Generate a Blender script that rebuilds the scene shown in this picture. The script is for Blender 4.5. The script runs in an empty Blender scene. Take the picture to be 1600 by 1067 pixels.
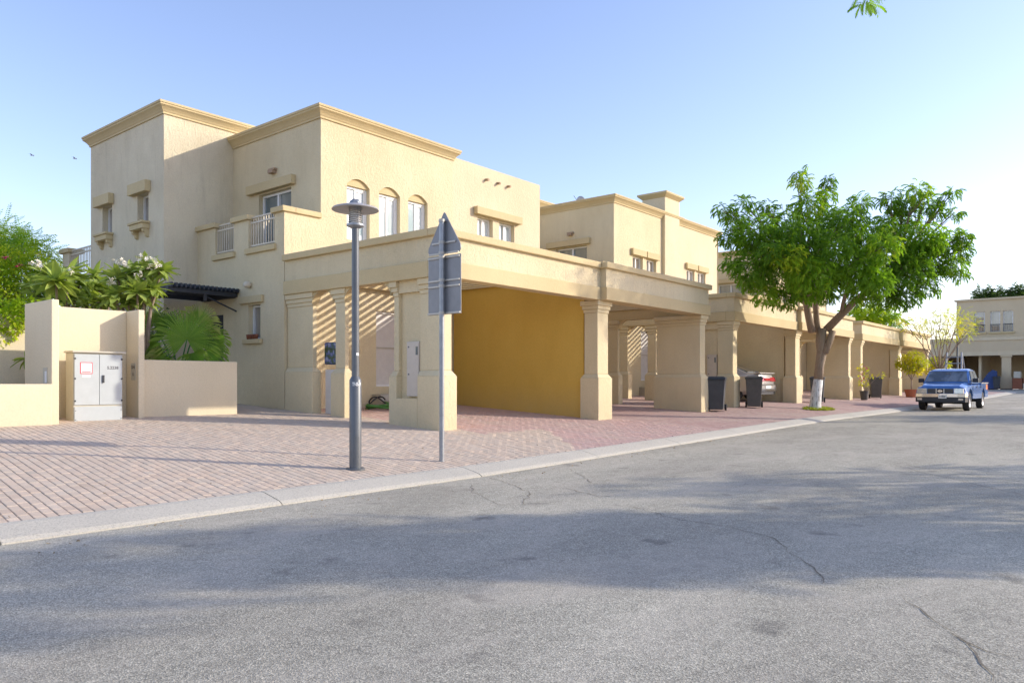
import bpy, math, random
import numpy as np
from mathutils import Vector, Matrix
from mathutils.geometry import tessellate_polygon

R = math.radians
random.seed(7); RNG = np.random.default_rng(7)
S = bpy.context.scene
COL = S.collection

# ------------------------------------------------------------------ camera, sky, sun, exposure
cam_d = bpy.data.cameras.new('camera'); cam = bpy.data.objects.new('camera', cam_d); COL.objects.link(cam)
cam.location = (0, 0, 1.3); cam.rotation_euler = (R(90), 0, R(39.5 - 90))
cam_d.sensor_width = 36; cam_d.lens = 36 * 1195 / 1600; cam_d.shift_y = 64.5 / 1600
cam_d.clip_start = .1; cam_d.clip_end = 3000
S.camera = cam
SUN_EL = R(22.0); SUN_AZ = math.atan2(.70, -.714)      # clockwise from +Y
w = bpy.data.worlds.new('World'); S.world = w; w.use_nodes = True
nt = w.node_tree
bg = nt.nodes['Background']; sky = nt.nodes.new('ShaderNodeTexSky')
sky.sky_type = 'NISHITA'; sky.sun_disc = False; sky.sun_elevation = SUN_EL; sky.sun_rotation = SUN_AZ
sky.air_density = 1.0; sky.dust_density = .6; sky.ozone_density = 2.2; sky.altitude = 0
tm = nt.nodes.new('ShaderNodeMix'); tm.data_type = 'RGBA'; tm.blend_type = 'MULTIPLY'; tm.inputs[0].default_value = 1
tm.inputs[7].default_value = (1.15, .975, 1.02, 1)
nt.links.new(sky.outputs[0], tm.inputs[6]); nt.links.new(tm.outputs[2], bg.inputs[0]); bg.inputs[1].default_value = .15
sd = bpy.data.lights.new('sun', 'SUN'); sd.energy = 2.25; sd.angle = R(.8); sd.color = (1, .91, .77)
sun = bpy.data.objects.new('sun', sd); COL.objects.link(sun)
sdir = Vector((.70 * math.cos(SUN_EL), -.714 * math.cos(SUN_EL), math.sin(SUN_EL)))
sun.rotation_euler = sdir.to_track_quat('Z', 'Y').to_euler(); sun.location = (10, -20, 30)
S.view_settings.view_transform = 'Standard'; S.view_settings.look = 'None'
S.view_settings.exposure = 1.06; S.view_settings.gamma = 1; S.view_settings.use_curve_mapping = False
S.cycles.max_bounces = 8; S.cycles.use_denoising = True

# ------------------------------------------------------------------ materials
class NT:
    def __init__(s, name):
        s.m = bpy.data.materials.new(name); s.m.use_nodes = True; s.t = s.m.node_tree
        s.b = s.t.nodes['Principled BSDF']
    def n(s, typ, **kw):
        nd = s.t.nodes.new('ShaderNode' + typ)
        for k, v in kw.items():
            if k.startswith('i_'): nd.inputs[k[2:].replace('_', ' ')].default_value = v
            else: setattr(nd, k, v)
        return nd
    def l(s, a, b): s.t.links.new(a, b)
    def pos(s, scale=(1, 1, 1), rot=0.0):
        g = s.n('NewGeometry'); mp = s.n('Mapping'); mp.inputs['Scale'].default_value = scale
        mp.inputs['Rotation'].default_value = (0, 0, rot)
        s.l(g.outputs['Position'], mp.inputs['Vector']); return mp.outputs[0]
    def noise(s, vec, scale, detail=4, rough=.6, dist=0):
        nd = s.n('TexNoise'); nd.inputs['Scale'].default_value = scale; nd.inputs['Detail'].default_value = detail
        nd.inputs['Roughness'].default_value = rough; nd.inputs['Distortion'].default_value = dist
        if vec is not None: s.l(vec, nd.inputs['Vector'])
        return nd.outputs['Fac']
    def ramp(s, fac, pts):
        r = s.n('ValToRGB'); e = r.color_ramp.elements
        while len(e) < len(pts): e.new(.5)
        for k, (p, c) in enumerate(pts):
            e[k].position = p; e[k].color = (c, c, c, 1) if isinstance(c, (int, float)) else (*c, 1)
        s.l(fac, r.inputs[0]); return r.outputs[0]
    def mix(s, a, b, fac, mode='MIX'):
        m = s.n('Mix', data_type='RGBA', blend_type=mode)
        for v, i in ((fac, 0), (a, 6), (b, 7)):
            if isinstance(v, (int, float)): m.inputs[i].default_value = v
            elif isinstance(v, tuple): m.inputs[i].default_value = (*v, 1)
            else: s.l(v, m.inputs[i])
        return m.outputs[2]
    def bump(s, h, strength, dist=.02):
        b = s.n('Bump'); b.inputs['Strength'].default_value = strength; b.inputs['Distance'].default_value = dist
        s.l(h, b.inputs['Height']); s.l(b.outputs[0], s.b.inputs['Normal'])
    def base(s, v):
        if isinstance(v, tuple): s.b.inputs['Base Color'].default_value = (*v, 1)
        else: s.l(v, s.b.inputs['Base Color'])
    def set(s, **kw):
        for k, v in kw.items(): s.b.inputs[k.replace('_', ' ')].default_value = v

def m_plain(name, col, rough=.5, metal=0, grain=.12, gscale=8, spec=.5, coat=0):
    t = NT(name); n = t.noise(t.pos(), gscale, 5, .65)
    f = t.ramp(n, [(.25, 1 - grain), (.75, 1 + grain)])
    t.base(t.mix(col, f, 1.0, 'MULTIPLY')); t.set(Roughness=rough, Metallic=metal)
    t.b.inputs['Specular IOR Level'].default_value = spec
    if coat: t.set(Coat_Weight=coat, Coat_Roughness=.06)
    return t.m

def m_stucco(name, col, dark, rel=.5, streak=.5):
    t = NT(name)
    big = t.noise(t.pos((.5, .5, .35)), 1.3, 5, .6)
    vert = t.noise(t.pos((1.7, 1.7, .22)), 2.6, 6, .7, .4)
    fine = t.noise(t.pos(), 38, 5, .7)
    f = t.ramp(big, [(.3, 0.0), (.72, 1.0)])
    c = t.mix(dark, col, f)
    c = t.mix(c, tuple(x * (1 - .28 * streak) for x in dark), t.ramp(vert, [(.52, 0.0), (.8, streak)]))
    c = t.mix(c, t.ramp(fine, [(.3, .90), (.7, 1.06)]), 1.0, 'MULTIPLY')
    # rain and dust staining close to the ground and below ledges is irregular dirt, tied to noise
    g = t.n('NewGeometry'); sp = t.n('SeparateXYZ'); t.l(g.outputs['Position'], sp.inputs[0])
    mr = t.n('MapRange'); mr.inputs['From Min'].default_value = .3; mr.inputs['From Max'].default_value = 1.3
    mr.inputs['To Min'].default_value = .55; mr.inputs['To Max'].default_value = 0
    t.l(sp.outputs['Z'], mr.inputs['Value'])
    dn = t.n('Math', operation='MULTIPLY'); t.l(mr.outputs[0], dn.inputs[0]); t.l(t.noise(t.pos(), 3.1, 6, .7), dn.inputs[1])
    c = t.mix(c, (.36, .31, .22), dn.outputs[0])
    t.base(c); t.set(Roughness=.92); t.b.inputs['Specular IOR Level'].default_value = .2
    sw = t.noise(t.pos((2.2, 2.2, 1.3)), 5.0, 6, .68, 1.4)
    ad = t.n('Math', operation='MULTIPLY_ADD'); ad.inputs[1].default_value = 1.0
    t.l(sw, ad.inputs[0]); fm = t.n('Math', operation='MULTIPLY'); fm.inputs[1].default_value = .35
    t.l(fine, fm.inputs[0]); t.l(fm.outputs[0], ad.inputs[2])
    t.bump(ad.outputs[0], rel, .03)
    return t.m

def m_leaf(name, a, b, c=None, trans=.35, rough=.5):
    t = NT(name)
    at = t.n('Attribute', attribute_name='tint')
    oi = t.n('ObjectInfo'); rr = t.n('Math', operation='ADD'); t.l(at.outputs['Fac'], rr.inputs[0])
    mm = t.n('Math', operation='MULTIPLY'); mm.inputs[1].default_value = .55; t.l(oi.outputs['Random'], mm.inputs[0])
    t.l(mm.outputs[0], rr.inputs[1])
    pts = [(0.0, a), (1.0, b)] if c is None else [(0.0, a), (.75, b), (1.0, c)]
    cc = t.ramp(rr.outputs[0], pts)
    t.base(cc); t.set(Roughness=rough); t.b.inputs['Specular IOR Level'].default_value = .3
    tr = t.n('BsdfTranslucent'); t.l(t.mix(cc, (1.5, 1.55, .7), 1.0, 'MULTIPLY'), tr.inputs[0])
    ms = t.n('MixShader'); ms.inputs[0].default_value = trans
    t.l(t.b.outputs[0], ms.inputs[1]); t.l(tr.outputs[0], ms.inputs[2])
    t.l(ms.outputs[0], t.t.nodes['Material Output'].inputs[0])
    return t.m

M = {}
M['stucco'] = m_stucco('house_stucco', (.74, .64, .425), (.63, .53, .335), .9, .45)
M['stucco_tower'] = m_stucco('tower_stucco', (.75, .665, .475), (.62, .535, .37), 1.0, .6)
M['stucco_pink'] = m_stucco('pale_stucco', (.73, .625, .43), (.645, .54, .36), .7, .25)
M['pillar_stucco'] = m_stucco('pillar_stucco', (.73, .63, .41), (.63, .53, .33), .6, .3)
M['trim'] = m_stucco('trim_paint', (.62, .505, .29), (.55, .44, .245), .25, .25)
M['ochre'] = m_stucco('ochre_wall_paint', (.66, .44, .10), (.59, .38, .08), .12, .3)
M['garden'] = m_stucco('garden_wall_paint', (.74, .645, .46), (.69, .59, .405), .12, .3)
M['white'] = m_plain('white_window_frame', (.78, .78, .76), .4, 0, .05)
M['whitedoor'] = m_plain('off_white_door', (.66, .63, .58), .5, 0, .06)
M['darkdoor'] = m_plain('dark_door_paint', (.035, .035, .038), .45)
M['black'] = m_plain('black_slats', (.022, .026, .034), .5)
M['pole'] = m_plain('grey_pole_paint', (.115, .125, .135), .42, .2, .12, 5)
M['pole_light'] = m_plain('galvanised_pole', (.30, .32, .34), .45, .5, .15, 9)
M['head'] = m_plain('lamp_head_aluminium', (.42, .41, .40), .5, .3, .14, 12)
M['sign'] = m_plain('sign_back_metal', (.22, .225, .235), .5, .35, .12, 6)
M['bracket'] = m_plain('sign_clamp_metal', (.42, .40, .36), .5, .5)
M['cab'] = m_plain('cabinet_enamel', (.42, .455, .46), .42, 0, .05, 6)
M['cabtrim'] = m_plain('cabinet_trim', (.50, .47, .38), .5, 0, .07)
M['bin'] = m_plain('bin_plastic', (.045, .05, .055), .55, 0, .2, 6)
M['bin2'] = m_plain('grey_bin_plastic', (.085, .08, .07), .6, 0, .2, 6)
M['rubber'] = m_plain('rubber', (.02, .02, .022), .8, 0, .2)
M['chrome'] = m_plain('chrome', (.62, .64, .68), .16, .95, .06)
M['steel'] = m_plain('rim_steel', (.45, .46, .47), .35, .8, .1)
M['blue'] = m_plain('blue_car_paint', (.04, .16, .46), .28, .25, .06, 3, coat=.8)
M['silver'] = m_plain('silver_car_paint', (.47, .46, .44), .3, .4, .05, 3, coat=.6)
M['whitecar'] = m_plain('white_car_paint', (.72, .72, .70), .3, .0, .04, 3, coat=.6)
M['plastic'] = m_plain('dark_trim_plastic', (.035, .038, .045), .6)
M['red'] = m_plain('red_lens', (.45, .02, .03), .2, 0, .1, 20, coat=.5)
M['amber'] = m_plain('orange_sticker', (.75, .23, .03), .4)
M['headl'] = m_plain('headlamp_lens', (.55, .55, .52), .08, .3, .3, 14, coat=1)
M['paper'] = m_plain('white_label', (.8, .8, .78), .6, 0, .02)
M['redp'] = m_plain('red_label_border', (.55, .05, .08), .6, 0, .02)
M['ink'] = m_plain('dark_print', (.12, .12, .13), .6, 0, .05)
M['terra'] = m_plain('terracotta', (.40, .13, .06), .8)
M['bark'] = None
M['yellow'] = m_plain('yellow_label', (.75, .55, .03), .5)
M['clothblue'] = m_plain('blue_tarpaulin', (.03, .06, .17), .8)
M['hose'] = m_plain('green_hose', (.05, .19, .03), .5)
M['flower_white'] = m_plain('white_petals', (.85, .80, .68), .7, 0, .05)
M['flower_pink'] = m_plain('pink_bracts', (.62, .05, .16), .7, 0, .15)
M['terra2'] = m_plain('dull_tan_fitting', (.36, .25, .16), .7)
M['beige'] = m_plain('beige_steel', (.56, .50, .41), .5, 0, .05)
M['clay'] = m_plain('brown_pots', (.22, .075, .035), .7)

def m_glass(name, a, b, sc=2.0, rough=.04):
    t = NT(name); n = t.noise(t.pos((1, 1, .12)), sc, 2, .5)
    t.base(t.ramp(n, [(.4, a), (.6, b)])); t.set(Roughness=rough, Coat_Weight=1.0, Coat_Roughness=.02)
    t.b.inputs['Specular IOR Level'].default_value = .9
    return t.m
M['pane'] = m_glass('window_pane_curtain_and_painted_sky', (.42, .52, .54), (.66, .71, .70))  # pale curtain tone with the bright sky reflection painted into it
M['pane_dark'] = m_glass('dark_window_pane', (.10, .14, .15), (.22, .25, .24))
M['pane_grey'] = m_glass('curtained_pane', (.22, .20, .17), (.33, .30, .26))
M['car_glass'] = m_glass('car_glass', (.06, .08, .10), (.17, .21, .25), 3)
M['clear'] = None

def mk_bark():
    t = NT('tree_bark'); v = t.pos((6, 6, 1.3)); n = t.noise(v, 3.2, 6, .75, .6)
    g = t.noise(t.pos(), 1.3, 3)
    c = t.mix(t.ramp(n, [(.3, (.15, .10, .065)), (.72, (.52, .39, .27))]), (.33, .26, .2), g)
    t.base(c); t.set(Roughness=.95); t.bump(n, 1.0, .05); return t.m
M['bark'] = mk_bark()
def mk_wbark():
    t = NT('whitewashed_bark'); v = t.pos((6, 6, 1.3)); n = t.noise(v, 3.4, 6, .75, .6)
    t.base(t.ramp(n, [(.36, (.22, .19, .16)), (.5, (.78, .77, .74))])); t.set(Roughness=.9); t.bump(n, 1.0, .05); return t.m
M['wbark'] = mk_wbark()
M['leaf'] = m_leaf('tree_leaves', (.085, .18, .02), (.22, .38, .03), (.38, .46, .035), .5)
M['leaf_yellow'] = m_leaf('yellow_green_leaves', (.24, .30, .02), (.50, .52, .03), (.62, .54, .04), .45)
M['leaf_bright'] = m_leaf('bright_hedge_leaves', (.12, .24, .015), (.34, .48, .025), (.50, .55, .04), .45)
M['leaf_dark'] = m_leaf('dark_feathery_leaves', (.03, .075, .02), (.09, .15, .035), None, .3)
M['leaf_frangi'] = m_leaf('frangipani_leaves', (.22, .31, .06), (.45, .53, .14), (.60, .62, .30), .3, .42)
M['leaf_palm'] = m_leaf('fan_palm_leaves', (.09, .21, .03), (.22, .36, .06), (.42, .46, .16), .4, .4)
M['grass'] = m_leaf('tree_base_grass', (.10, .16, .01), (.30, .33, .03), None, .3)

def mk_asphalt():
    t = NT('worn_asphalt')
    p = t.pos()
    big = t.noise(t.pos((.22, .5, 1), -.35), 1.0, 5, .62, .5)
    base = t.ramp(big, [(.28, (.31, .285, .225)), (.55, (.41, .38, .30)), (.78, (.53, .49, .385))])
    v = t.n('TexVoronoi'); v.inputs['Scale'].default_value = 130; t.l(p, v.inputs['Vector'])
    stone = t.n('SeparateColor'); t.l(v.outputs['Color'], stone.inputs[0])
    sp = t.ramp(stone.outputs[0], [(0, .55), (.35, .85), (.75, 1.10), (1, 1.6)])
    c = t.mix(base, sp, 1.0, 'MULTIPLY')
    mid = t.noise(p, 9, 5, .7); c = t.mix(c, t.ramp(mid, [(.3, .86), (.7, 1.12)]), 1.0, 'MULTIPLY')
    # dust
    du = t.noise(t.pos((.6, 1.2, 1), .2), .8, 6, .68, 1)
    c = t.mix(c, (.54, .48, .39), t.ramp(du, [(.46, 0), (.78, .6)]))
    st = t.noise(p, 2.1, 3, .5); c = t.mix(c, (.07, .065, .06), t.ramp(st, [(.64, 0), (.74, .45)]))
    # hairline cracks
    dn = t.n('TexNoise'); dn.inputs['Scale'].default_value = 1.4; dn.inputs['Detail'].default_value = 6; t.l(p, dn.inputs['Vector'])
    ma = t.n('MixVec') if False else t.n('VectorMath', operation='MULTIPLY_ADD')
    t.l(dn.outputs['Color'], ma.inputs[0]); ma.inputs[1].default_value = (.9, .9, .9); t.l(p, ma.inputs[2])
    cr = t.n('TexVoronoi', feature='DISTANCE_TO_EDGE'); cr.inputs['Scale'].default_value = .23; t.l(ma.outputs[0], cr.inputs['Vector'])
    lo = t.noise(p, .35, 2)
    crm = t.n('Math', operation='MULTIPLY'); t.l(t.ramp(cr.outputs['Distance'], [(0, 1.0), (.005, 0.0)]), crm.inputs[0])
    t.l(t.ramp(lo, [(.46, 0), (.56, .0)]), crm.inputs[1])
    c = t.mix(c, (.045, .04, .033), crm.outputs[0])
    t.base(c); t.set(Roughness=.88); t.b.inputs['Specular IOR Level'].default_value = .35
    h = t.n('Math', operation='MULTIPLY_ADD'); h.inputs[1].default_value = .5
    t.l(v.outputs['Distance'], h.inputs[0]); t.l(mid, h.inputs[2])
    t.bump(h.outputs[0], .4, .012)
    return t.m
M['asphalt'] = mk_asphalt()
M['litter'] = m_plain('dry_leaf', (.33, .24, .12), .8, 0, .4, 30)
M['crack'] = m_plain('crack_shadow_dirt', (.17, .145, .11), .95, 0, .3, 20)

def mk_paver():
    t = NT('clay_paver')
    at = t.n('Attribute', attribute_name='col'); oi = t.n('ObjectInfo')
    c = t.mix(at.outputs['Color'], oi.outputs['Color'], 1.0, 'MULTIPLY')
    n = t.noise(t.pos(), 60, 4, .7); c = t.mix(c, t.ramp(n, [(.3, .84), (.7, 1.14)]), 1.0, 'MULTIPLY')
    d = t.noise(t.pos(), 1.1, 6, .65, .4); c = t.mix(c, (.50, .42, .34), t.ramp(d, [(.42, 0), (.75, .6)]))
    t.base(c); t.set(Roughness=.9); t.b.inputs['Specular IOR Level'].default_value = .25
    t.bump(n, .35, .004); return t.m
M['paver'] = mk_paver()
M['joint'] = m_plain('joint_sand', (.37, .29, .215), .95, 0, .3, 20)

def mk_farpave():
    t = NT('paving_in_the_distance')
    b = t.n('TexBrick'); t.l(t.pos((1, 1, 1), -.1), b.inputs['Vector'])
    b.inputs['Scale'].default_value = 1.0; b.inputs['Brick Width'].default_value = .21; b.inputs['Row Height'].default_value = .105
    b.inputs['Mortar Size'].default_value = .007; b.inputs['Color1'].default_value = (.47, .315, .275, 1)
    b.inputs['Color2'].default_value = (.39, .245, .22, 1); b.inputs['Mortar'].default_value = (.25, .18, .15, 1)
    d = t.noise(t.pos(), .9, 6, .65, .4)
    c = t.mix(b.outputs[0], (.50, .42, .34), t.ramp(d, [(.42, 0), (.75, .6)]))
    st = t.noise(t.pos((1, 2, 1)), .7, 4, .6); c = t.mix(c, (.17, .14, .12), t.ramp(st, [(.66, 0), (.78, .5)]))
    t.base(c); t.set(Roughness=.9); return t.m
M['farpave'] = mk_farpave()

def mk_kerb():
    t = NT('kerb_concrete'); n = t.noise(t.pos(), 55, 5, .8); b = t.noise(t.pos((.6, 1, 1)), 1.5, 5, .6)
    c = t.mix((.43, .405, .345), (.56, .525, .44), b)
    c = t.mix(c, t.ramp(n, [(.32, .55), (.5, 1.0), (.8, 1.1)]), 1.0, 'MULTIPLY')
    t.base(c); t.set(Roughness=.9); t.bump(n, .6, .01); return t.m
M['kerb'] = mk_kerb()
M['sand'] = m_plain('dry_ground', (.42, .34, .24), .95, 0, .2, 2)

# ------------------------------------------------------------------ mesh helpers
def mesh_obj(name, verts, faces, mat, parent=None, smooth=False, mats=None, fmat=None):
    me = bpy.data.meshes.new(name); me.from_pydata([tuple(v) for v in verts], [], faces); me.update()
    for m_ in (mats or [mat]): me.materials.append(m_)
    if fmat: me.polygons.foreach_set('material_index', fmat)
    if smooth: me.polygons.foreach_set('use_smooth', [True] * len(me.polygons))
    o = bpy.data.objects.new(name, me); COL.objects.link(o)
    if parent is not None: o.parent = parent; o.matrix_parent_inverse = parent.matrix_world.inverted() if False else Matrix.Translation(-Vector(parent.location))
    return o

class MB:
    def __init__(s): s.v = []; s.f = []
    def box(s, x0, x1, y0, y1, z0, z1):
        if x0 > x1: x0, x1 = x1, x0
        if y0 > y1: y0, y1 = y1, y0
        b = len(s.v)
        s.v += [(x0, y0, z0), (x1, y0, z0), (x1, y1, z0), (x0, y1, z0), (x0, y0, z1), (x1, y0, z1), (x1, y1, z1), (x0, y1, z1)]
        s.f += [(b, b+3, b+2, b+1), (b+4, b+5, b+6, b+7), (b, b+1, b+5, b+4), (b+1, b+2, b+6, b+5), (b+2, b+3, b+7, b+6), (b+3, b, b+4, b+7)]
        return s
    def frustum(s, a, z0, b_, z1):            # a, b_ = (x0,x1,y0,y1)
        b = len(s.v)
        for (q, z) in ((a, z0), (b_, z1)):
            s.v += [(q[0], q[2], z), (q[1], q[2], z), (q[1], q[3], z), (q[0], q[3], z)]
        s.f += [(b, b+3, b+2, b+1), (b+4, b+5, b+6, b+7), (b, b+1, b+5, b+4), (b+1, b+2, b+6, b+5), (b+2, b+3, b+7, b+6), (b+3, b, b+4, b+7)]
        return s
    def add(s, vs, fs):
        b = len(s.v); s.v += [tuple(v) for v in vs]; s.f += [tuple(i + b for i in f) for f in fs]; return s
    def tube(s, pts, rads, n=10, cap=True):
        pts = [Vector(p) for p in pts]; b = len(s.v); up = Vector((0, 0, 1)); prev = None
        for i, p in enumerate(pts):
            d = (pts[min(i+1, len(pts)-1)] - pts[max(i-1, 0)]).normalized()
            if prev is None:
                a = d.cross(up);  a = a if a.length > 1e-3 else d.cross(Vector((1, 0, 0)))
            else: a = prev - d * prev.dot(d)
            a.normalize(); prev = a; c = d.cross(a)
            for k in range(n):
                t = 2 * math.pi * k / n; s.v.append(tuple(p + (a * math.cos(t) + c * math.sin(t)) * rads[i]))
        for i in range(len(pts) - 1):
            for k in range(n):
                k2 = (k + 1) % n
                s.f.append((b + i*n + k, b + i*n + k2, b + (i+1)*n + k2, b + (i+1)*n + k))
        if cap:
            s.f.append(tuple(b + k for k in reversed(range(n)))); s.f.append(tuple(b + (len(pts)-1)*n + k for k in range(n)))
        return s
    def lathe(s, cx, cy, prof, n=24):          # prof = [(r,z)...]
        b = len(s.v)
        for r, z in prof:
            for k in range(n):
                t = 2 * math.pi * k / n; s.v.append((cx + r * math.cos(t), cy + r * math.sin(t), z))
        for i in range(len(prof) - 1):
            for k in range(n):
                k2 = (k + 1) % n; s.f.append((b + i*n + k, b + i*n + k2, b + (i+1)*n + k2, b + (i+1)*n + k))
        return s
    def build(s, name, mat, parent=None, smooth=False, bevel=0, auto=False):
        o = mesh_obj(name, s.v, s.f, M[mat] if isinstance(mat, str) else mat, parent, smooth)
        if bevel:
            md = o.modifiers.new('bevel', 'BEVEL'); md.width = bevel; md.segments = 2; md.limit_method = 'ANGLE'; md.angle_limit = R(40)
        if auto:
            for p in o.data.polygons: p.use_smooth = True
            o.data.set_sharp_from_angle(angle=R(35))
        return o

def thing(name, label, cat, loc, group=None):
    o = bpy.data.objects.new(name, None); o.location = loc; o.empty_display_size = .2; COL.objects.link(o)
    return tag(o, label, cat, group)
def tag(o, label=None, cat=None, group=None, kind=None):
    if label: o['label'] = label
    if cat: o['category'] = cat
    if group: o['group'] = group
    if kind: o['kind'] = kind
    return o
def copy_thing(root, loc, rotz=0, label=None, scale=None):
    r = root.copy(); COL.objects.link(r); r.location = loc; r.rotation_euler = (0, 0, rotz)
    if scale: r.scale = (scale,) * 3
    if label: r['label'] = label
    for ch in [c for c in bpy.data.objects if c.parent == root]:
        c = ch.copy(); COL.objects.link(c); c.parent = r
        for g in [q for q in bpy.data.objects if q.parent == ch]:
            d = g.copy(); COL.objects.link(d); d.parent = c
    return r

# wall plane with openings. axis 'F': plane y=c, u=x, outward -y ; axis 'L': plane x=c, u=y, outward -x
def pt(axis, c, u, w_, z): return (u, c + w_, z) if axis == 'F' else (c + w_, u, z)
def arch_loop(u0, u1, z0, zs, rise, n=10):
    pts = [(u0, z0), (u1, z0), (u1, zs)]
    for k in range(1, n):
        t = k / n; uu = u1 + (u0 - u1) * t; pts.append((uu, zs + rise * (1 - (2*t - 1)**2)))
    pts.append((u0, zs)); return pts
def wall(mb, axis, c, u0, u1, z0, z1, holes=(), depth=.2):
    outer = [(u0, z0), (u1, z0), (u1, z1), (u0, z1)]
    loops = [outer] + [h if isinstance(h, list) else [(h[0], h[2]), (h[1], h[2]), (h[1], h[3]), (h[0], h[3])] for h in holes]
    tris = tessellate_polygon([[Vector((a, b, 0)) for a, b in lp] for lp in loops])
    flat = [p for lp in loops for p in lp]
    fs = []
    for t in tris:
        (ax, az), (bx, bz), (cx, cz) = (flat[i] for i in t)
        ccw = (bx-ax)*(cz-az) - (bz-az)*(cx-ax) > 0
        want = ccw if axis == 'F' else not ccw
        fs.append(tuple(t) if want else tuple(reversed(t)))
    mb.add([pt(axis, c, a, 0, b) for a, b in flat], fs)
    for lp in loops[1:]:
        n = len(lp)
        mb.add([pt(axis, c, a, 0, b) for a, b in lp] + [pt(axis, c, a, depth, b) for a, b in lp],
               [(k, (k+1) % n, n + (k+1) % n, n + k) for k in range(n)])

def abox(mb, axis, c, u0, u1, w0, w1, z0, z1):
    if axis == 'F': mb.box(u0, u1, c + w0, c + w1, z0, z1)
    else: mb.box(c + w0, c + w1, u0, u1, z0, z1)

def window(parent, axis, c, u0, u1, z0, z1, pane='pane', mull=1, rec=.13, fmat='white', arch=0, fw=.05, sash=False, lab=None):
    """frame mesh with a child pane; arch>0: a stucco tympanum fills the arch above the frame"""
    mb = MB(); g = .004
    a, b = u0 + g, u1 - g; lo, hi = z0 + g, z1 - g
    for (p, q, r_, s_) in ((a, a+fw, lo, hi), (b-fw, b, lo, hi), (a+fw, b-fw, lo, lo+fw), (a+fw, b-fw, hi-fw, hi)):
        abox(mb, axis, c, p, q, rec, rec + .07, r_, s_)
    for k in range(1, mull + 1):
        um = a + (b - a) * k / (mull + 1)
        abox(mb, axis, c, um - fw*.55, um + fw*.55, rec - .012, rec + .06, lo + fw, hi - fw)
    if sash:                                    # sliding-sash inner frame
        um = a + (b - a) * .48
        for (p, q, r_, s_) in ((um, um+fw*.8, lo+fw, hi-fw), (b-fw*1.9, b-fw, lo+fw, hi-fw), (um+fw*.8, b-fw*1.9, hi-fw*1.9, hi-fw)):
            abox(mb, axis, c, p, q, rec + .02, rec + .06, r_, s_)
    f = mb.build('window', fmat, parent)
    if lab: f['label'] = lab
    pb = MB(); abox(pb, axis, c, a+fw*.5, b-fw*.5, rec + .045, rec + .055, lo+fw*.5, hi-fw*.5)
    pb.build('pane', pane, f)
    if arch:
        tb = MB(); lp = arch_loop(u0 + .002, u1 - .002, z1 + .002, z1 + arch[0], arch[1]); n = len(lp)
        vs = [pt(axis, c, p, .06, q) for p, q in lp] + [pt(axis, c, p, .2, q) for p, q in lp]
        tb.add(vs, [tuple(range(n)), tuple(reversed(range(n, 2*n)))] + [(k, n+k, n+(k+1) % n, (k+1) % n) for k in range(n)])
        tb.build('arch_infill', 'trim', parent)
    return f

def cornice(parent, x0, x1, y0, y1, ztop, mat='trim', skip_right=False, h=.29, pr=.19):
    """cove moulding round a rectangle (outer wall faces at x0,x1,y0,y1)"""
    prof = [(0.0, -h), (.035, -h), (.035, -h + .045), (.05, -h + .06), (.075, -h + .10), (.12, -h + .15), (.17, -h + .19), (pr - .02, -.075), (pr - .02, -.06), (pr, -.055), (pr, 0), (-.25, 0.0)]
    mb = MB(); vs = []; n = len(prof)
    for (sx, sy, X, Y) in ((-1, -1, x0, y0), (1, -1, x1, y0), (1, 1, x1, y1), (-1, 1, x0, y1)):
        for (o_, z) in prof: vs.append((X + sx * o_, Y + sy * o_, ztop + z))
    fs = []
    for c_ in range(4):
        d = (c_ + 1) % 4
        for k in range(n - 1): fs.append((c_*n + k, d*n + k, d*n + k + 1, c_*n + k + 1))
    mb.add(vs, fs); return mb.build('cornice', mat, parent)

# ------------------------------------------------------------------ terrain
def zroad(x): return float(np.interp(x, [7.9, 22.8, 35, 50, 66, 76], [0, .19, .22, .35, .55, .75]))
def rise(x): return float(np.interp(x, [16, 21.8, 24.3, 30, 37, 46.6, 53.5, 66], [0, .06, .13, .14, .17, .22, .3, .4]))
def gz(x, y):
    zr = zroad(x)
    if y <= 7.06: return zr
    if y < 7.46: return zr + .10 * (y - 7.06) / .40
    if y < 10.47: return zr + .10 + (.37 + rise(x) - zr - .10) * (y - 7.46) / 3.01
    return .37 + rise(x) + .058 * (min(y, 18) - 10.47)

def grid(name, xs, ys, zf, mat, fm=None, mats=None):
    vs = [(x, y, zf(x, y)) for y in ys for x in xs]; n = len(xs); fs = []; mi = []
    for j in range(len(ys) - 1):
        for i in range(n - 1):
            fs.append((j*n+i, j*n+i+1, (j+1)*n+i+1, (j+1)*n+i))
            if fm: mi.append(fm((xs[i]+xs[i+1])/2, (ys[j]+ys[j+1])/2))
    return mesh_obj(name, vs, fs, mat, None, True, mats, mi if fm else None)

tag(mesh_obj('ground', [(-900, -900, -.25), (1200, -900, -.25), (1200, 1200, -.25), (-900, 1200, -.25)], [(0, 1, 2, 3)], M['sand']), kind='structure')
xs = sorted(set(list(np.arange(-40, 76.1, 1.0)) + [7.9, 22.8]))
tag(grid('road', xs, [-14, -8, -4, 0, 4, 7.10], lambda x, y: zroad(x), M['asphalt']), kind='structure')
tag(grid('side_road', [66.0, 70, 74, 76], [7.10, 12, 20, 40], lambda x, y: zroad(x), M['asphalt']), kind='structure')
tag(grid('forecourt', [74.5, 76, 80, 100], [-14, 0, 10, 20, 40], lambda x, y: .80, M['farpave']), kind='structure')
XB = 17.0
pave = grid('pavement', sorted(set(list(np.arange(-40, 66.1, 1.0)) + [XB])), [7.45, 8, 9, 10.47, 12, 14, 16, 18, 26, 40],
            lambda x, y: gz(x, y) - .012, None, lambda x, y: 1 if (x > XB or x < -3 or y > 18) else 0, [M['joint'], M['farpave']])
tag(pave, kind='structure')

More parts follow.
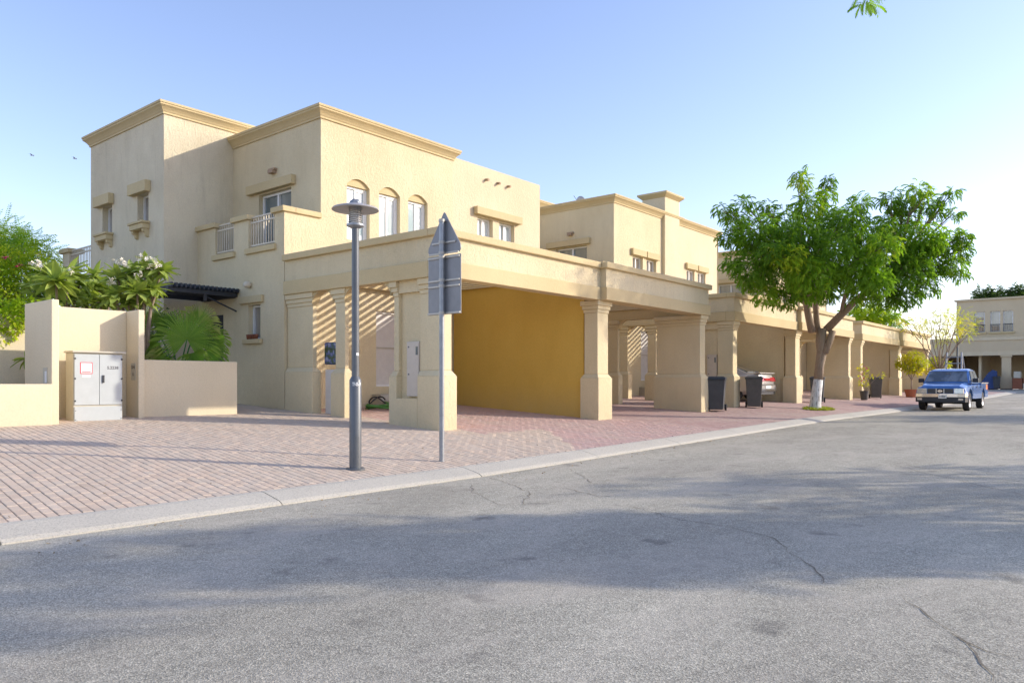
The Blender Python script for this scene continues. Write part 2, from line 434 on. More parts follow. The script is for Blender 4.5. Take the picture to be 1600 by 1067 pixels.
# clay pavers
rot = R(-6.0)
def paver_mesh(wd, ln, h=.02, b=.006):
    a, c = wd/2, ln/2
    v = [(-a, -c, -h), (a, -c, -h), (a, c, -h), (-a, c, -h), (-a, -c, -b), (a, -c, -b), (a, c, -b), (-a, c, -b),
         (-a+b, -c+b, 0), (a-b, -c+b, 0), (a-b, c-b, 0), (-a+b, c-b, 0)]
    f = [(8, 9, 10, 11)]
    for k in range(4):
        k2 = (k+1) % 4; f += [(k, k2, 4+k2, 4+k), (4+k, 4+k2, 8+k2, 8+k)]
    return np.array(v), f
pv, pf = paver_mesh(.0945, .1985)
me_p = bpy.data.meshes.new('paver'); me_p.from_pydata([tuple(v) for v in pv], [], pf); me_p.materials.append(M['paver'])
ca = me_p.color_attributes.new('col', 'FLOAT_COLOR', 'POINT'); ca.data.foreach_set('color', [1.0] * (4 * len(pv)))
def paver_color(x, y, rg):
    red = (x > 10.8 + (y - 7.4) * .9) if y < 9.8 else x > 11.05
    b = np.array((.51, .35, .305)) if red else np.array((.57, .46, .355))
    k = rg.normal(1, .045); t = rg.uniform(-.02, .02)
    return np.clip(b * k + np.array((t, 0, -t * .4)), .05, .9)
cs, sn = math.cos(rot), math.sin(rot)
cells = []
rg = np.random.default_rng(3)
for i in range(-20, 245):
    for j in range(-8, 66):
        lx = i * .1; ly = j * .2 + (.1 if i % 2 else 0)
        x = -3 + lx * cs - ly * sn; y = 7.08 + lx * sn + ly * cs + 1.0
        if not (7.45 < y < 17.5 and -2.9 < x < XB - .06): continue
        lat = x * .636 - y * .7716; dep = x * .7716 + y * .636
        if dep < 2 or abs(lat / dep) > .72: continue
        if x > 10.4 and y > 15.6: continue
        cells.append((dep, x, y))
cells.sort()
pav_root = tag(thing('block_paving', 'pink and tan clay block paving between the kerb and the houses', None, (0, 0, 0)), kind='structure')
V = []; F = []; C = []
for idx, (dep, x, y) in enumerate(cells):
    z = gz(x, y) + rg.normal(0, .0012); c = paver_color(x, y, rg); ang = rot + rg.normal(0, .006)
    if idx < 300:
        o = bpy.data.objects.new('paver', me_p); COL.objects.link(o); o.parent = pav_root
        o.location = (x, y, z); o.rotation_euler = (.085, 0, ang); o.color = (*c, 1)
    else:
        ca_, sa_ = math.cos(ang), math.sin(ang); slope = (gz(x, y + .05) - gz(x, y - .05)) / .1
        b = len(V) * 12
        q = np.empty((12, 3)); q[:, 0] = x + pv[:, 0]*ca_ - pv[:, 1]*sa_; q[:, 1] = y + pv[:, 0]*sa_ + pv[:, 1]*ca_
        q[:, 2] = z + pv[:, 2] + (q[:, 1] - y) * slope
        V.append(q); F += [tuple(t + b for t in f) for f in pf]; C.append(np.tile([*c, 1.0], (12, 1)))
V = np.concatenate(V); far = mesh_obj('paver', V, F, M['paver'])
far.data.color_attributes.new('col', 'FLOAT_COLOR', 'POINT').data.foreach_set('color', np.concatenate(C).ravel())
far.parent = pav_root; far['kind'] = 'stuff'

# kerb stones
kerb = tag(thing('kerb', 'pale rolled concrete kerb along the street', None, (0, 7.06, 0)), kind='structure')
ed = [-15.6, -12.7, -9.7, -6.8, -3.8, -.8, 2.12, 4.72, 7.9, 10.85]
while ed[-1] < 66: ed.append(ed[-1] + 2.95)
for a, b in zip(ed[:-1], ed[1:]):
    mb = MB(); vs = []; n = 4; prof = [(7.06, -.06), (7.06, .012), (7.11, .04), (7.24, .072), (7.40, .106), (7.475, .112), (7.475, -.06)]
    q = random.uniform(-.006, .006)
    for k in range(n + 1):
        x = a + .008 + (b - a - .016) * k / n; zr = zroad(x)
        for (y, z) in prof: vs.append((x, y + (q if y < 7.2 else 0), zr + z))
    m_ = len(prof); fs = [tuple(range(m_)), tuple(reversed(range(n*m_, n*m_ + m_)))]
    for k in range(n):
        for p in range(m_):
            p2 = (p+1) % m_; fs.append((k*m_+p, (k+1)*m_+p, (k+1)*m_+p2, k*m_+p2))
    mb.add(vs, fs); mb.build('kerb_stone', 'kerb', kerb)
mb = MB()
for k in range(12):
    y0_, y1_ = 7.4 + k*2.7, 7.4 + (k+1)*2.7 - .02
    mb.box(65.85, 66.1, y0_, y1_, .3, .66)
tag(mb.build('corner_kerb', 'kerb'), kind='structure')

# cracks in the asphalt: narrow ragged fissures lying on the road
rc = np.random.default_rng(17)
for line in [[(7.2, 6.62), (6.63, 6.0), (6.31, 5.48), (6.24, 5.15), (6.38, 5.12), (7.1, 5.58), (7.37, 5.95), (7.74, 6.57), (7.9, 6.91)], [(7.37, 5.95), (7.52, 5.68), (7.7, 5.46), (7.52, 5.07), (7.36, 4.8), (7.57, 4.69)], [(9.39, 6.7), (9.05, 6.27), (8.63, 5.81), (8.19, 5.38)], [(8.48, 7.71), (8.09, 7.23), (8.11, 7.08), (8.51, 7.02), (9.2, 6.96)], [(14.25, 4.73), (13.31, 3.79), (13.13, 3.22), (11.97, 2.47), (11.25, 1.79), (10.65, 1.32), (10.32, 1.03)], [(13.02, 3.06), (12.42, 2.49), (12.26, 2.07), (11.77, 1.6), (11.57, 1.15)], [(7.04, 4.18), (6.62, 3.43), (6.53, 2.79), (6.33, 2.37), (5.81, 2.03), (5.53, 1.77), (5.28, 1.68), (5.1, 1.59)], [(5.1, 1.16), (4.8, 0.93), (4.42, 0.71), (4.13, 0.57), (3.89, 0.5)], [(4.55, 0.79), (4.31, 0.56), (4.31, 0.43)]]:
    pts = []
    for (p, q) in zip(line[:-1], line[1:]):
        L = math.dist(p, q); n = max(2, int(L / .12))
        for k in range(n):
            s = k / n; pts.append((p[0] + (q[0]-p[0])*s + rc.normal(0, .018), p[1] + (q[1]-p[1])*s + rc.normal(0, .018)))
    pts.append(line[-1]); vs = []; fs = []
    for k, p in enumerate(pts):
        q0, q1 = pts[max(0, k-1)], pts[min(len(pts)-1, k+1)]; dx, dy = q1[0]-q0[0], q1[1]-q0[1]; L = math.hypot(dx, dy) + 1e-6
        w_ = rc.uniform(.001, .006) * (1 if 0 < k < len(pts)-1 else .2); z = max(zroad(p[0]), gz(*p)) + .004
        vs += [(p[0] - dy/L*w_, p[1] + dx/L*w_, z), (p[0] + dy/L*w_, p[1] - dx/L*w_, z)]
        if k: fs.append((2*k-2, 2*k-1, 2*k+1, 2*k))
    tag(mesh_obj('road_crack', vs, fs, M['crack']), kind='structure')
# ------------------------------------------------------------------ carports
Y0 = 10.47; YB = 15.58
def pillar(parent, x0, x1, y0, y1, zb, zt=3.36, lab=None, cap=True, faces=(1, 1, 1, 1)):
    """plinth, chamfer, shaft and stepped capital; footprint given at the plinth"""
    q = .075; fx0, fx1, fy0, fy1 = faces
    s = (x0 + q*fx0, x1 - q*fx1, y0 + q*fy0, y1 - q*fy1); mb = MB()
    mb.frustum((x0, x1, y0, y1), zb - .2, (x0, x1, y0, y1), 1.43 + (zb-.4)*.5)
    zc = 1.43 + (zb-.4)*.5
    mb.frustum((x0, x1, y0, y1), zc, s, zc + .11)
    mb.frustum(s, zc + .11, s, zt - .30)
    for k, (d, a, b) in enumerate(((.018, .30, .215), (.045, .215, .12), (.08, .12, .0))):
        e = (s[0] - d*fx0, s[1] + d*fx1, s[2] - d*fy0, s[3] + d*fy1)
        mb.frustum(e, zt - a, e, zt - b)
    o = mb.build('pillar', 'pillar_stucco', parent, bevel=.012)
    if lab: o['label'] = lab
    return o

def strip(mb, x0, x1, yo, z0, z1, th=.3):
    mb.box(x0, x1, yo, yo + th, z0, z1)

def carport(x0, xm, x1, label, group, boxlab=True, step=.17, party='stucco'):
    t = thing('carport', label, 'carport', (x0, Y0, gz(x0, Y0)), group)
    zb = lambda x, y: gz(x, y)
    ZB, ZM, ZC, ZT = 3.36, 3.68, 4.15, 4.30
    # entablature: lower band, recessed frieze, coping
    def ring(name, mat, z0, z1, out, bev=.012):
        mb = MB(); a = x0 - out; b = x1 + out; f = Y0 - out; xs_ = xm + .12
        mb.box(a, xs_ - out, f, f + .32, z0, z1)                       # bay 1 front
        mb.box(xs_ - out, b, f - step, f + .32, z0, z1)                # bay 2 front, stepped forward
        mb.box(a, a + .30, f + .32, YB, z0, z1)                        # left return
        mb.box(b - .30, b, f + .32, YB, z0, z1)                        # right return
        return mb.build(name, mat, t, bevel=bev)
    ring('beam', 'trim', ZB, ZM, .05)
    ring('parapet', 'stucco', ZM, ZC, .0, 0)
    ring('coping', 'trim', ZC, ZT, .09, .02)
    # pillars of the left side, middle, right side
    for sgn, xe in ((1, x0), (-1, x1)):
        A = lambda d: xe + sgn * d
        def span(d0, d1): p, q = A(d0), A(d1); return (min(p, q), max(p, q))
        # corner pier with a niche for the meter cabinet on its outer face
        xa, xb = span(0, .5); xi, xj = span(.16, .5); fo = (1, 1, 1, 1)
        z = zb(xe, 11.1)
        if sgn == 1:
            pillar(t, xa, xb, Y0, 11.08, z, faces=(1, 1, 1, 0))
            mb = MB(); mb.box(xi, xb - .075, 11.08, 11.7, z - .2, 3.36)
            mb.box(xa + .075, xi, 11.08, 11.7, 3.12, 3.36); mb.box(xa, xi, 11.08, 11.7, z - .2, .98 + z - .4)
            mb.box(xb - .075, xb, 11.08, 11.7, z - .2, 1.48)
            mb.build('niche_wall', 'pillar_stucco', t)
            pillar(t, xa, xb, 11.7, 11.92, z, faces=(1, 1, 0, 1))
            # steel meter cabinet
            c = MB(); c.box(xa + .09, xi - .003, 11.12, 11.48, z + .62, z + 1.72)
            k = c.build('meter_box', 'beige', t, bevel=.008)
            d = MB(); d.box(xa + .083, xa + .09, 11.14, 11.46, z + .92, z + 1.69); d.build('door', 'beige', k)
            d = MB(); d.box(xa + .078, xa + .083, 11.15, 11.21, z + 1.45, z + 1.62); d.build('meter_window', 'pane_dark', k)
            d = MB(); d.box(xa + .076, xa + .083, 11.40, 11.43, z + 1.60, z + 1.63); d.build('latch', 'ink', k); d = MB(); d.box(xa + .076, xa + .083, 11.40, 11.43, z + 1.05, z + 1.08); d.build('latch', 'ink', k)
        else:
            pillar(t, xa, xb, Y0 - step, 11.92, z)
        xa2, xb2 = span(0, .26)
        pillar(t, xa2, xb2, 13.36, 13.84, zb(xe, 13.6))
        pillar(t, xa2, xb2, 14.52, YB, zb(xe, 15), faces=(1, 1, 1, 0))
        # curved corners under the side beam
        mb = MB(); xa3, xb3 = span(.03, .22)
        for (ya, s_) in ((11.90, 1), (13.40, -1), (13.80, 1), (14.56, -1)):
            pts = [(ya, 3.36)] + [(ya + s_*.32*(1-math.cos(u)), 3.36 - .26*(1-math.sin(u))) for u in np.linspace(0, math.pi/2, 5)]
            pts = [(ya, 3.361)] + [(ya + s_*.34*(1 - math.sin(u)), 3.361 - .28*(1 - math.cos(u))) for u in np.linspace(0, math.pi/2, 6)]
            n = len(pts); vs = [(xa3, y, z_) for y, z_ in pts] + [(xb3, y, z_) for y, z_ in pts]
            mb = MB(); mb.add(vs, [tuple(range(n)), tuple(range(2*n-1, n-1, -1))] + [(k, (k+1) % n, n+(k+1) % n, n+k) for k in range(n)])
            mb.build('corner_bracket', 'trim', t)
    pillar(t, xm, xm + .64, Y0 - .02, 11.0, zb(xm, Y0), lab='middle pillar between the two parking bays')
    mb = MB(); mb.box(xm + .16, xm + .40, 11.0, YB, .1, 4.32)
    mb.build('party_wall', party, t)
    # ledge against the house wall and pergola slats over both bays
    mb = MB(); mb.box(x0 + .31, xm + .14, YB - .16, YB, 3.74, 3.90); mb.box(xm + .42, x1 - .31, YB - .16, YB, 3.74, 3.90)
    mb.build('wall_plate', 'trim', t)
    sm = bpy.data.meshes.new('slat'); sb = MB(); sb.box(-.065, .065, Y0 + .3, YB - .005, 3.98, 4.015)
    sm.from_pydata(sb.v, [], sb.f); sm.materials.append(M['trim'])
    for (a, b) in ((x0 + .42, xm + .1), (xm + .5, x1 - .4)):
        n = int((b - a) / .30)
        for k in range(n + 1):
            o = bpy.data.objects.new('slat', sm); COL.objects.link(o); o.parent = t
            o.location = (a + (b - a) * k / n - t.location.x, -t.location.y, -t.location.z)
    return t

GC = 'carports along the street front'
cp1 = carport(10.49, 16.06, 22.0, 'nearest cream carport with an ochre wall between its bays, behind the lamp post', GC, party='ochre')
cp2 = carport(24.3, 30.2, 37.2, 'middle cream carport with a silver car inside, behind the whitewashed tree trunk', GC)
cp3 = carport(39.3, 46.6, 53.8, 'farthest cream carport, behind the yellow shrub and the blue pickup', GC)

# things inside carport 1
t = thing('notice_board', 'dark blue and green patterned box hung between the cream pillars behind the lamp post', 'mailbox', (10.78, 14.2, 1.9))
mb = MB(); mb.box(10.80, 10.98, 13.88, 14.48, 1.72, 2.22); b_ = mb.build('box', 'clothblue', t, bevel=.02)
tt = NT('printed_plastic'); n_ = tt.noise(tt.pos(), 9, 3, .6); tt.base(tt.ramp(n_, [(.38, (.02, .045, .02)), (.48, (.05, .1, .05)), (.56, (.06, .09, .28)), (.68, (.30, .33, .42))])); tt.set(Roughness=.3)
mb = MB(); mb.box(10.79, 10.799, 13.90, 14.46, 1.74, 2.20); mb.build('printed_front', tt.m, t)
mb = MB(); mb.box(10.80, 10.92, 13.98, 14.44, gz(10.9, 14.2) - .05, 1.60); tag(mb.build('panel', 'whitedoor'), 'off-white low panel standing below the patterned box between the cream pillars', 'panel')
t = thing('garden_hose', 'bright green hose coiled in a heap on the carport floor', 'hose', (12.9, 15.0, gz(12.9, 15)))
mb = MB(); pts = []; gz_ = gz(12.9, 14.9)
for k in range(46):
    a = k * .42; r_ = .22 + .06 * math.sin(k * 1.7) + .03 * math.sin(k * .61)
    pts.append((12.75 + r_ * 1.5 * math.cos(a), 14.9 + r_ * math.sin(a), gz_ + .03 + .0022 * k + .02 * math.sin(k * .9)))
mb.tube(pts, [.022] * len(pts), 6); mb.build('coil', 'hose', t, True)
mb = MB(); pts = [(12.7 + .25*math.cos(a), 14.85 + .14*math.sin(a), gz_ + .24 + .08*math.sin(2*a)) for a in np.linspace(0, 5.5, 24)]
mb.tube(pts, [.018]*24, 6); mb.build('black_tube', 'rubber', t, True)
t = thing('cart', 'small cart with a black wheel and green shaft beside the coiled hose', 'cart', (13.5, 14.6, gz(13.5, 14.6)))
mb = MB(); g0 = gz(13.5, 14.6); mb.tube([(13.46, 14.6, g0 + .17), (13.54, 14.6, g0 + .17)], [.17, .17], 20); mb.tube([(13.47, 14.6, g0+.17), (13.53, 14.6, g0+.17)], [.18, .18], 20); mb.build('wheel', 'rubber', t)
mb = MB(); mb.tube([(13.5, 14.6, g0+.17), (13.1, 14.8, g0+.16), (12.95, 14.9, g0+.2)], [.02]*3, 8); mb.tube([(13.3, 14.62, g0+.17), (13.6, 14.58, g0+.17)], [.015]*2, 8); mb.build('shaft', 'hose', t)

# ------------------------------------------------------------------ houses
def lintel(parent, axis, c, u0, u1, z0, z1, out=.12):
    mb = MB(); abox(mb, axis, c, u0, u1, -out, 0.0, z0, z1); return mb.build('lintel', 'trim', parent, bevel=.012)

def sill_bracketed(parent, axis, c, u0, u1, ztop):
    mb = MB()
    abox(mb, axis, c, u0 - .1, u1 + .1, -.24, 0, ztop - .06, ztop); abox(mb, axis, c, u0 - .06, u1 + .06, -.20, 0, ztop - .20, ztop - .06)
    s = mb.build('sill', 'trim', parent, bevel=.01)
    mb = MB()
    for u in (u0 + .02, u1 - .02):
        pts = [(0, ztop - .20), (-.16, ztop - .20), (-.15, ztop - .27), (-.09, ztop - .31), (-.07, ztop - .38), (0, ztop - .42)]
        n = len(pts); vs = [pt(axis, c, u - .05, w_, z) for w_, z in pts] + [pt(axis, c, u + .05, w_, z) for w_, z in pts]
        mb = MB(); mb.add(vs, [tuple(range(n)), tuple(range(2*n-1, n-1, -1))] + [(k, (k+1) % n, n+(k+1) % n, n+k) for k in range(n)])
        mb.build('bracket', 'trim', s)

def railing(parent, axis, c, u0, u1, z0, z1, off=.10, mat='trimrail'):
    mb = MB()
    for z in (z0 + .07, z1 - .14, z1 - .01): abox(mb, axis, c, u0, u1, off - .018, off + .018, z - .018, z + .018)
    r_ = mb.build('railing', M['rail'], parent)
    n = max(3, int(round((u1 - u0) / .115)))
    for k in range(n + 1):
        u = u0 + .02 + (u1 - u0 - .04) * k / n
        mb = MB(); abox(mb, axis, c, u - .011, u + .011, off - .011, off + .011, z0 + .088, z1 - .158)
        abox(mb, axis, c, u - .011, u + .011, off - .011, off + .011, z1 - .122, z1 - .028)
        mb.build('baluster', M['rail'], r_)
M['rail'] = m_plain('cream_railing_paint', (.62, .55, .42), .5, 0, .06)

def roof_slab(mb, x0, x1, y0, y1, z):
    mb.add([(x0, y0, z), (x1, y0, z), (x1, y1, z), (x0, y1, z)], [(0, 1, 2, 3)])

def house(xl, xa, xm, xe, x1, zt, label, first, zcB):
    YF, YK = 15.6, 24.1
    t = thing('house', label, 'house', (xl, YF, gz(xl, YF)), 'cream houses along the street')
    zb = -.1; dz = zt - 8.1
    # ground storey and balcony block
    mb = MB()
    dA = (xl + 2.8, xl + 3.7, 1.2 + dz*.5, 3.2 + dz*.5)
    dB = (x1 - 3.9, x1 - 3.0, 1.2 + dz*.5, 3.2 + dz*.5)
    wall(mb, 'F', YF, xl, x1, zb, 4.62 + dz, [dA, dB])
    lw = (16.6, 17.13, 2.37 + dz, 3.22 + dz); ld = (18.3, 19.15, .75 + dz, 3.05 + dz)
    wall(mb, 'L', xl, YF, 19.6, zb, 4.62 + dz, [lw, ld])
    o = mb.build('ground_floor_wall', 'stucco', t)
    for d in (dA, dB):
        f = window(t, 'F', YF, d[0], d[1], d[2], d[3], 'whitedoor', 0, .06, 'white', lab='white utility door above steps')
        m2 = MB(); m2.box(d[0] + .06, d[1] - .06, YF + .085, YF + .10, d[2] + 1.02, d[2] + 1.05); m2.build('rail', 'cabtrim', f)
        m3 = MB(); m3.box(d[0] - .15, d[1] + .25, YF - .35, YF - .002, gz(d[0], YF) - .05, gz(d[0], YF) + .33); m3.box(d[0] - .15, d[1] + .25, YF - .7, YF - .352, gz(d[0], YF) - .05, gz(d[0], YF) + .16)
        m3.build('step', 'kerb', t)
    window(t, 'L', xl, *lw, 'pane_grey', 0, .12)
    lintel(t, 'L', xl, 16.45, 17.45, 3.26 + dz, 3.44 + dz, .08); lintel(t, 'L', xl, 16.5, 17.3, 2.26 + dz, 2.37 + dz, .08)
    mb = MB(); abox(mb, 'L', xl, ld[0] + .003, ld[1] - .003, .05, .10, ld[2], ld[3] - .003); dd = mb.build('door', 'darkdoor', t)
    mb = MB()
    for (u0_, u1_, z0_, z1_) in ((ld[0], ld[0]+.07, ld[2], ld[3]), (ld[1]-.07, ld[1], ld[2], ld[3]), (ld[0]+.07, ld[1]-.07, ld[3]-.07, ld[3])):
        abox(mb, 'L', xl, u0_, u1_, -.02, .05, z0_, z1_)
    mb.build('door_frame', 'black', t)
    # balcony piers, coping and rails
    mb = MB()
    zb1, zb2 = 4.62 + dz, 5.34 + dz
    for (a, b) in ((17.80, 17.13), (19.6, 18.70)): mb = MB(); mb.box(xl, xl + .22, b, a, zb1, zb2); mb.build('balcony_pier', 'stucco', t)
    mb = MB(); mb.box(xl, xl + .22, 15.6, 16.0, zb1, zb2); mb.box(xl + .22, xa, YF, YF + .2, zb1, zb2)
    mb.build('balcony_wall', 'stucco', t)
    mb = MB(); zc = zb2
    for (a, b) in ((17.07, 17.86), (18.62, 19.6)): mb = MB(); mb.box(xl - .08, xl + .28, a, b, zc, zc + .13); mb.build('coping', 'trim', t, bevel=.015)
    mb = MB(); mb.box(xl - .08, xl + .28, 15.54, 16.06, zc, zc + .13); mb.box(xl + .28, xa - .002, YF - .06, YF + .24, zc, zc + .13); mb.build('coping', 'trim', t, bevel=.015)
    for (a, b) in ((16.0, 17.13), (17.80, 18.70)):
        mb = MB(); mb.box(xl - .07, xl + .24, a - .08, b + .08, zb1 - .14, zb1 - .002); mb.build('sill', 'trim', t, bevel=.01)
        railing(t, 'L', xl, a, b, zb1, zb2 + .06, .07)
    # upper storey, section A
    mb = MB(); xB = xm + .14
    if first:
        ws = [(12.33, 13.07), (13.39, 14.13), (14.43, 15.17)]; hs = [arch_loop(a, b, 4.95, 6.36, .18) for a, b in ws]
    else:
        ws = [(xa + 1.4, xa + 2.2), (xa + 2.5, xa + 3.3)]; hs = [(a, b, 5.0 + dz, 6.35) for a, b in ws]
    wall(mb, 'F', YF, xl + .22 if False else xa, xB, 4.62 + dz, zt - .28, hs)
    sd_ = (16.84, 18.32, 4.45 + dz, 6.32 + dz)
    wall(mb, 'L', xa, YF, YK, 4.40 + dz, zt - .28, [sd_])
    roof_slab(mb, xa, xB, YF, YK, zt - .25)
    mb.add([(xB, YF, zt - .28), (xB, YK, zt - .28), (xB, YK, 4), (xB, YF, 4)], [(0, 1, 2, 3)])
    mb.add([(xa, YK, zt - .28), (xB, YK, zt - .28), (xB, YK, -.1), (xa, YK, -.1)], [(0, 1, 2, 3)])
    roof_slab(mb, xl, xa, YF + .2, 19.6, 4.40 + dz)
    mb.build('upper_wall', 'stucco', t)
    cornice(t, xa, xB, YF, YK, zt)
    if first:
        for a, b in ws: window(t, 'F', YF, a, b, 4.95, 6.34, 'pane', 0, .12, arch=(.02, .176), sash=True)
    else:
        for a, b in ws: window(t, 'F', YF, a, b, 5.0 + dz, 6.35, 'pane_grey', 1, .12)
        lintel(t, 'F', YF, ws[0][0] - .15, ws[0][1] + .13, 6.37, 6.62); lintel(t, 'F', YF, ws[1][0] - .1, ws[1][1] + .15, 6.37, 6.62)
        lintel(t, 'F', YF, ws[0][0] - .05, ws[1][1] + .05, 4.9 + dz, 5.0 + dz - .002)
    window(t, 'L', xa, *sd_, 'pane_dark', 1, .12, fw=.06, sash=False)
    lintel(t, 'L', xa, 16.65, 18.75, 6.36 + dz, 6.60 + dz, .14)
    mb = MB(); abox(mb, 'L', xa, 17.5, 17.7, -.14, 0, 6.78 + dz, 6.86 + dz); abox(mb, 'L', xa, 17.46, 17.74, -.10, 0, 6.86 + dz, 6.91 + dz); mb.build('wall_light', 'terra2', t)
    # upper storey, section B
    mb = MB(); zB = zt - .18 if first else zt
    if first: wb = [(17.28, 17.99), (18.30, 19.05)]; hb = 6.36
    else: wb = [(xe - 3.2, xe - 2.43), (xe - 2.1, xe - 1.3)]; hb = 6.35
    wall(mb, 'F', YF + (.004 if first else .05), xB, xe, 4.62 + dz, zB - (0 if first else .28), [(a, b, 5.2, hb) for a, b in wb])
    mb.add([(xe, YF, zB - .1), (xe, YK, zB - .1), (xe, YK, 4), (xe, YF, 4)], [(0, 1, 2, 3)])
    mb.add([(xB, YF + .004, zB), (xe, YF + .004, zB), (xe, YF + .25, zB + .001), (xB, YF + .25, zB + .001)], [(0, 1, 2, 3)])
    roof_slab(mb, xB, xe, YF + .2, YK, zB - .1)
    roof_slab(mb, xe, x1, YF + .2, 19.6, 4.5)
    mb.build('upper_wall', 'stucco_pink', t)
    if not first: cornice(t, xB, xe, YF + .05, YK, zB)
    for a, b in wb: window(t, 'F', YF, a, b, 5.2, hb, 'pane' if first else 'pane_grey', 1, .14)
    if first: lintel(t, 'F', YF, 17.1, 19.28, 6.40, 6.63, .16)
    else:
        lintel(t, 'F', YF + .05, wb[0][0] - .14, wb[0][1] + .13, 6.37, 6.62); lintel(t, 'F', YF + .05, wb[1][0] - .1, wb[1][1] + .14, 6.37, 6.62)
    if first:
        for k, x in enumerate((17.65, 18.2, 18.7)):
            mb = MB(); mb.tube([(x, YF + .05, 7.55), (x, YF - .12, 7.52)], [.04, .04], 10); mb.build('rain_spout', 'terra2', t)
    else:
        mb = MB(); cx0, cx1 = xm - 1.35, xm - .05
        mb.box(cx0, cx1, YF - .14, YF + .95, 3.9, zt + .62); mb.build('chimney', 'stucco_pink', t, bevel=.01)
        mb = MB(); mb.frustum((cx0, cx1, YF - .14, YF + .95), zt + .622, (cx0 - .16, cx1 + .16, YF - .30, YF + 1.11), zt + .76)
        mb.box(cx0 - .16, cx1 + .16, YF - .30, YF + 1.11, zt + .762, zt + .84); mb.build('chimney_cap', 'trim', t)
    # right return balcony wall
    mb = MB(); mb.box(xe + .002, x1, YF, YF + .2, 4.62 + dz, 5.2 + dz); mb.box(x1 - .2, x1, YF + .2, 19.6, 4.4, 5.2 + dz)
    mb.add([(x1, YF, -.1), (x1, 19.6, -.1), (x1, 19.6, 4.62 + dz), (x1, YF, 4.62 + dz)], [(0, 1, 2, 3)])
    mb.build('balcony_wall', 'stucco', t)
    # stair tower
    tx0, ty0, ty1, tz = xa - 1.96, 19.6, 24.1, zt + .47
    mb = MB()
    tw = [(22.66, 23.30, 5.57 + dz, 6.38 + dz), (20.45, 21.09, 5.60 + dz, 6.38 + dz)]
    wall(mb, 'F', ty0, tx0, xa, zb, tz - .28); wall(mb, 'L', tx0, ty0, ty1, zb, tz - .28, tw)
    roof_slab(mb, tx0, xa + 1.5, ty0, ty1, tz - .25)
    mb.add([(tx0, ty1, -.1), (xa + 1.5, ty1, -.1), (xa + 1.5, ty1, tz - .28), (tx0, ty1, tz - .28)], [(0, 1, 2, 3)])
    mb.add([(xa + 1.5, ty0, 6), (xa + 1.5, ty1, 6), (xa + 1.5, ty1, tz - .28), (xa + 1.5, ty0, tz - .28)], [(0, 1, 2, 3)])
    mb.add([(xa, ty0, 7), (xa + 1.5, ty0, 7), (xa + 1.5, ty0, tz - .28), (xa, ty0, tz - .28)], [(0, 1, 2, 3)])
    mb.build('tower_wall', 'stucco_tower', t)
    cornice(t, tx0, xa + 1.5, ty0, ty1, tz)
    for q in tw:
        window(t, 'L', tx0, *q, 'pane_grey', 0, .16, 'rail_', fw=.04) if False else window(t, 'L', tx0, *q, 'pane_grey', 0, .16, fmat='white', fw=.04)
        lintel(t, 'L', tx0, q[0] - .12, q[1] + .28, q[3] + .003, q[3] + .30, .16)
        sill_bracketed(t, 'L', tx0, q[0], q[1], q[2] - .003)
    if first:
        # rear balcony beyond the tower
        mb = MB(); wall(mb, 'L', tx0 + .02, 24.1, 26.3, zb, 4.6); mb.box(tx0, tx0 + .3, 25.7, 26.2, 4.602, 5.34)
        mb.box(tx0 + .3, tx0 + 3, 25.9, 26.2, -.1, 4.6)
        mb.build('rear_balcony_wall', 'stucco_tower', t)
        mb = MB(); mb.box(tx0 - .08, tx0 + .4, 25.6, 26.3, 5.342, 5.47); mb.build('coping', 'trim', t)
        railing(t, 'L', tx0, 24.12, 25.68, 4.6, 5.40, .06)
        # flower pots on the sill
    return t

h1 = house(10.49, 11.53, 16.06, 20.4, 22.0, 8.10, 'two-storey cream house nearest the camera, with three arched windows and a corner tower', True, 0)
h2 = house(24.3, 25.05, 30.2, 34.4, 37.2, 8.48, 'two-storey cream house with a square chimney, second along the street', False, 0)
h3 = house(39.3, 40.3, 46.6, 50.6, 53.8, 8.55, 'two-storey cream house farthest down the row, behind the leafy street tree', False, 0)

# pots on the ground-floor sill
for k in range(4):
    nm = ('leftmost', 'second from the left', 'third from the left', 'rightmost')[3 - k]
    y = 16.72 + k * .12
    mb = MB(); mb.lathe(10.455, y, [(.0, 2.372), (.035, 2.372), (.05, 2.46), (.052, 2.49), (.0, 2.49)], 10)
    tag(mb.build('flower_pot', 'clay', None, True), nm + ' of the small brown clay pots on the ground floor window sill', 'flower pot', 'clay pots on the window sill')
# satellite dish on roof 2
t = thing('satellite_dish', 'small satellite dish on the flat roof of the chimney house', 'satellite dish', (25.6, 17.5, 8.23))
mb = MB(); prof = [(r_*.62, z_*.62) for r_, z_ in ((.02, 0), (.15, .02), (.28, .07), (.36, .13), (.35, .14), (.27, .09), (.02, .03))]
mb.lathe(0, 0, prof, 18); rm = Matrix.Rotation(R(65), 3, 'Y')
mb.v = [tuple(rm @ Vector(v) + Vector((25.55, 17.5, 8.58))) for v in mb.v]; mb.build('dish', 'head', t, True)
mb = MB(); mb.tube([(25.6, 17.5, 8.22), (25.6, 17.5, 8.66)], [.025, .025], 8); mb.tube([(25.5, 17.5, 8.5), (25.1, 17.5, 8.75)], [.01, .01], 6); mb.build('mast', 'pole', t)

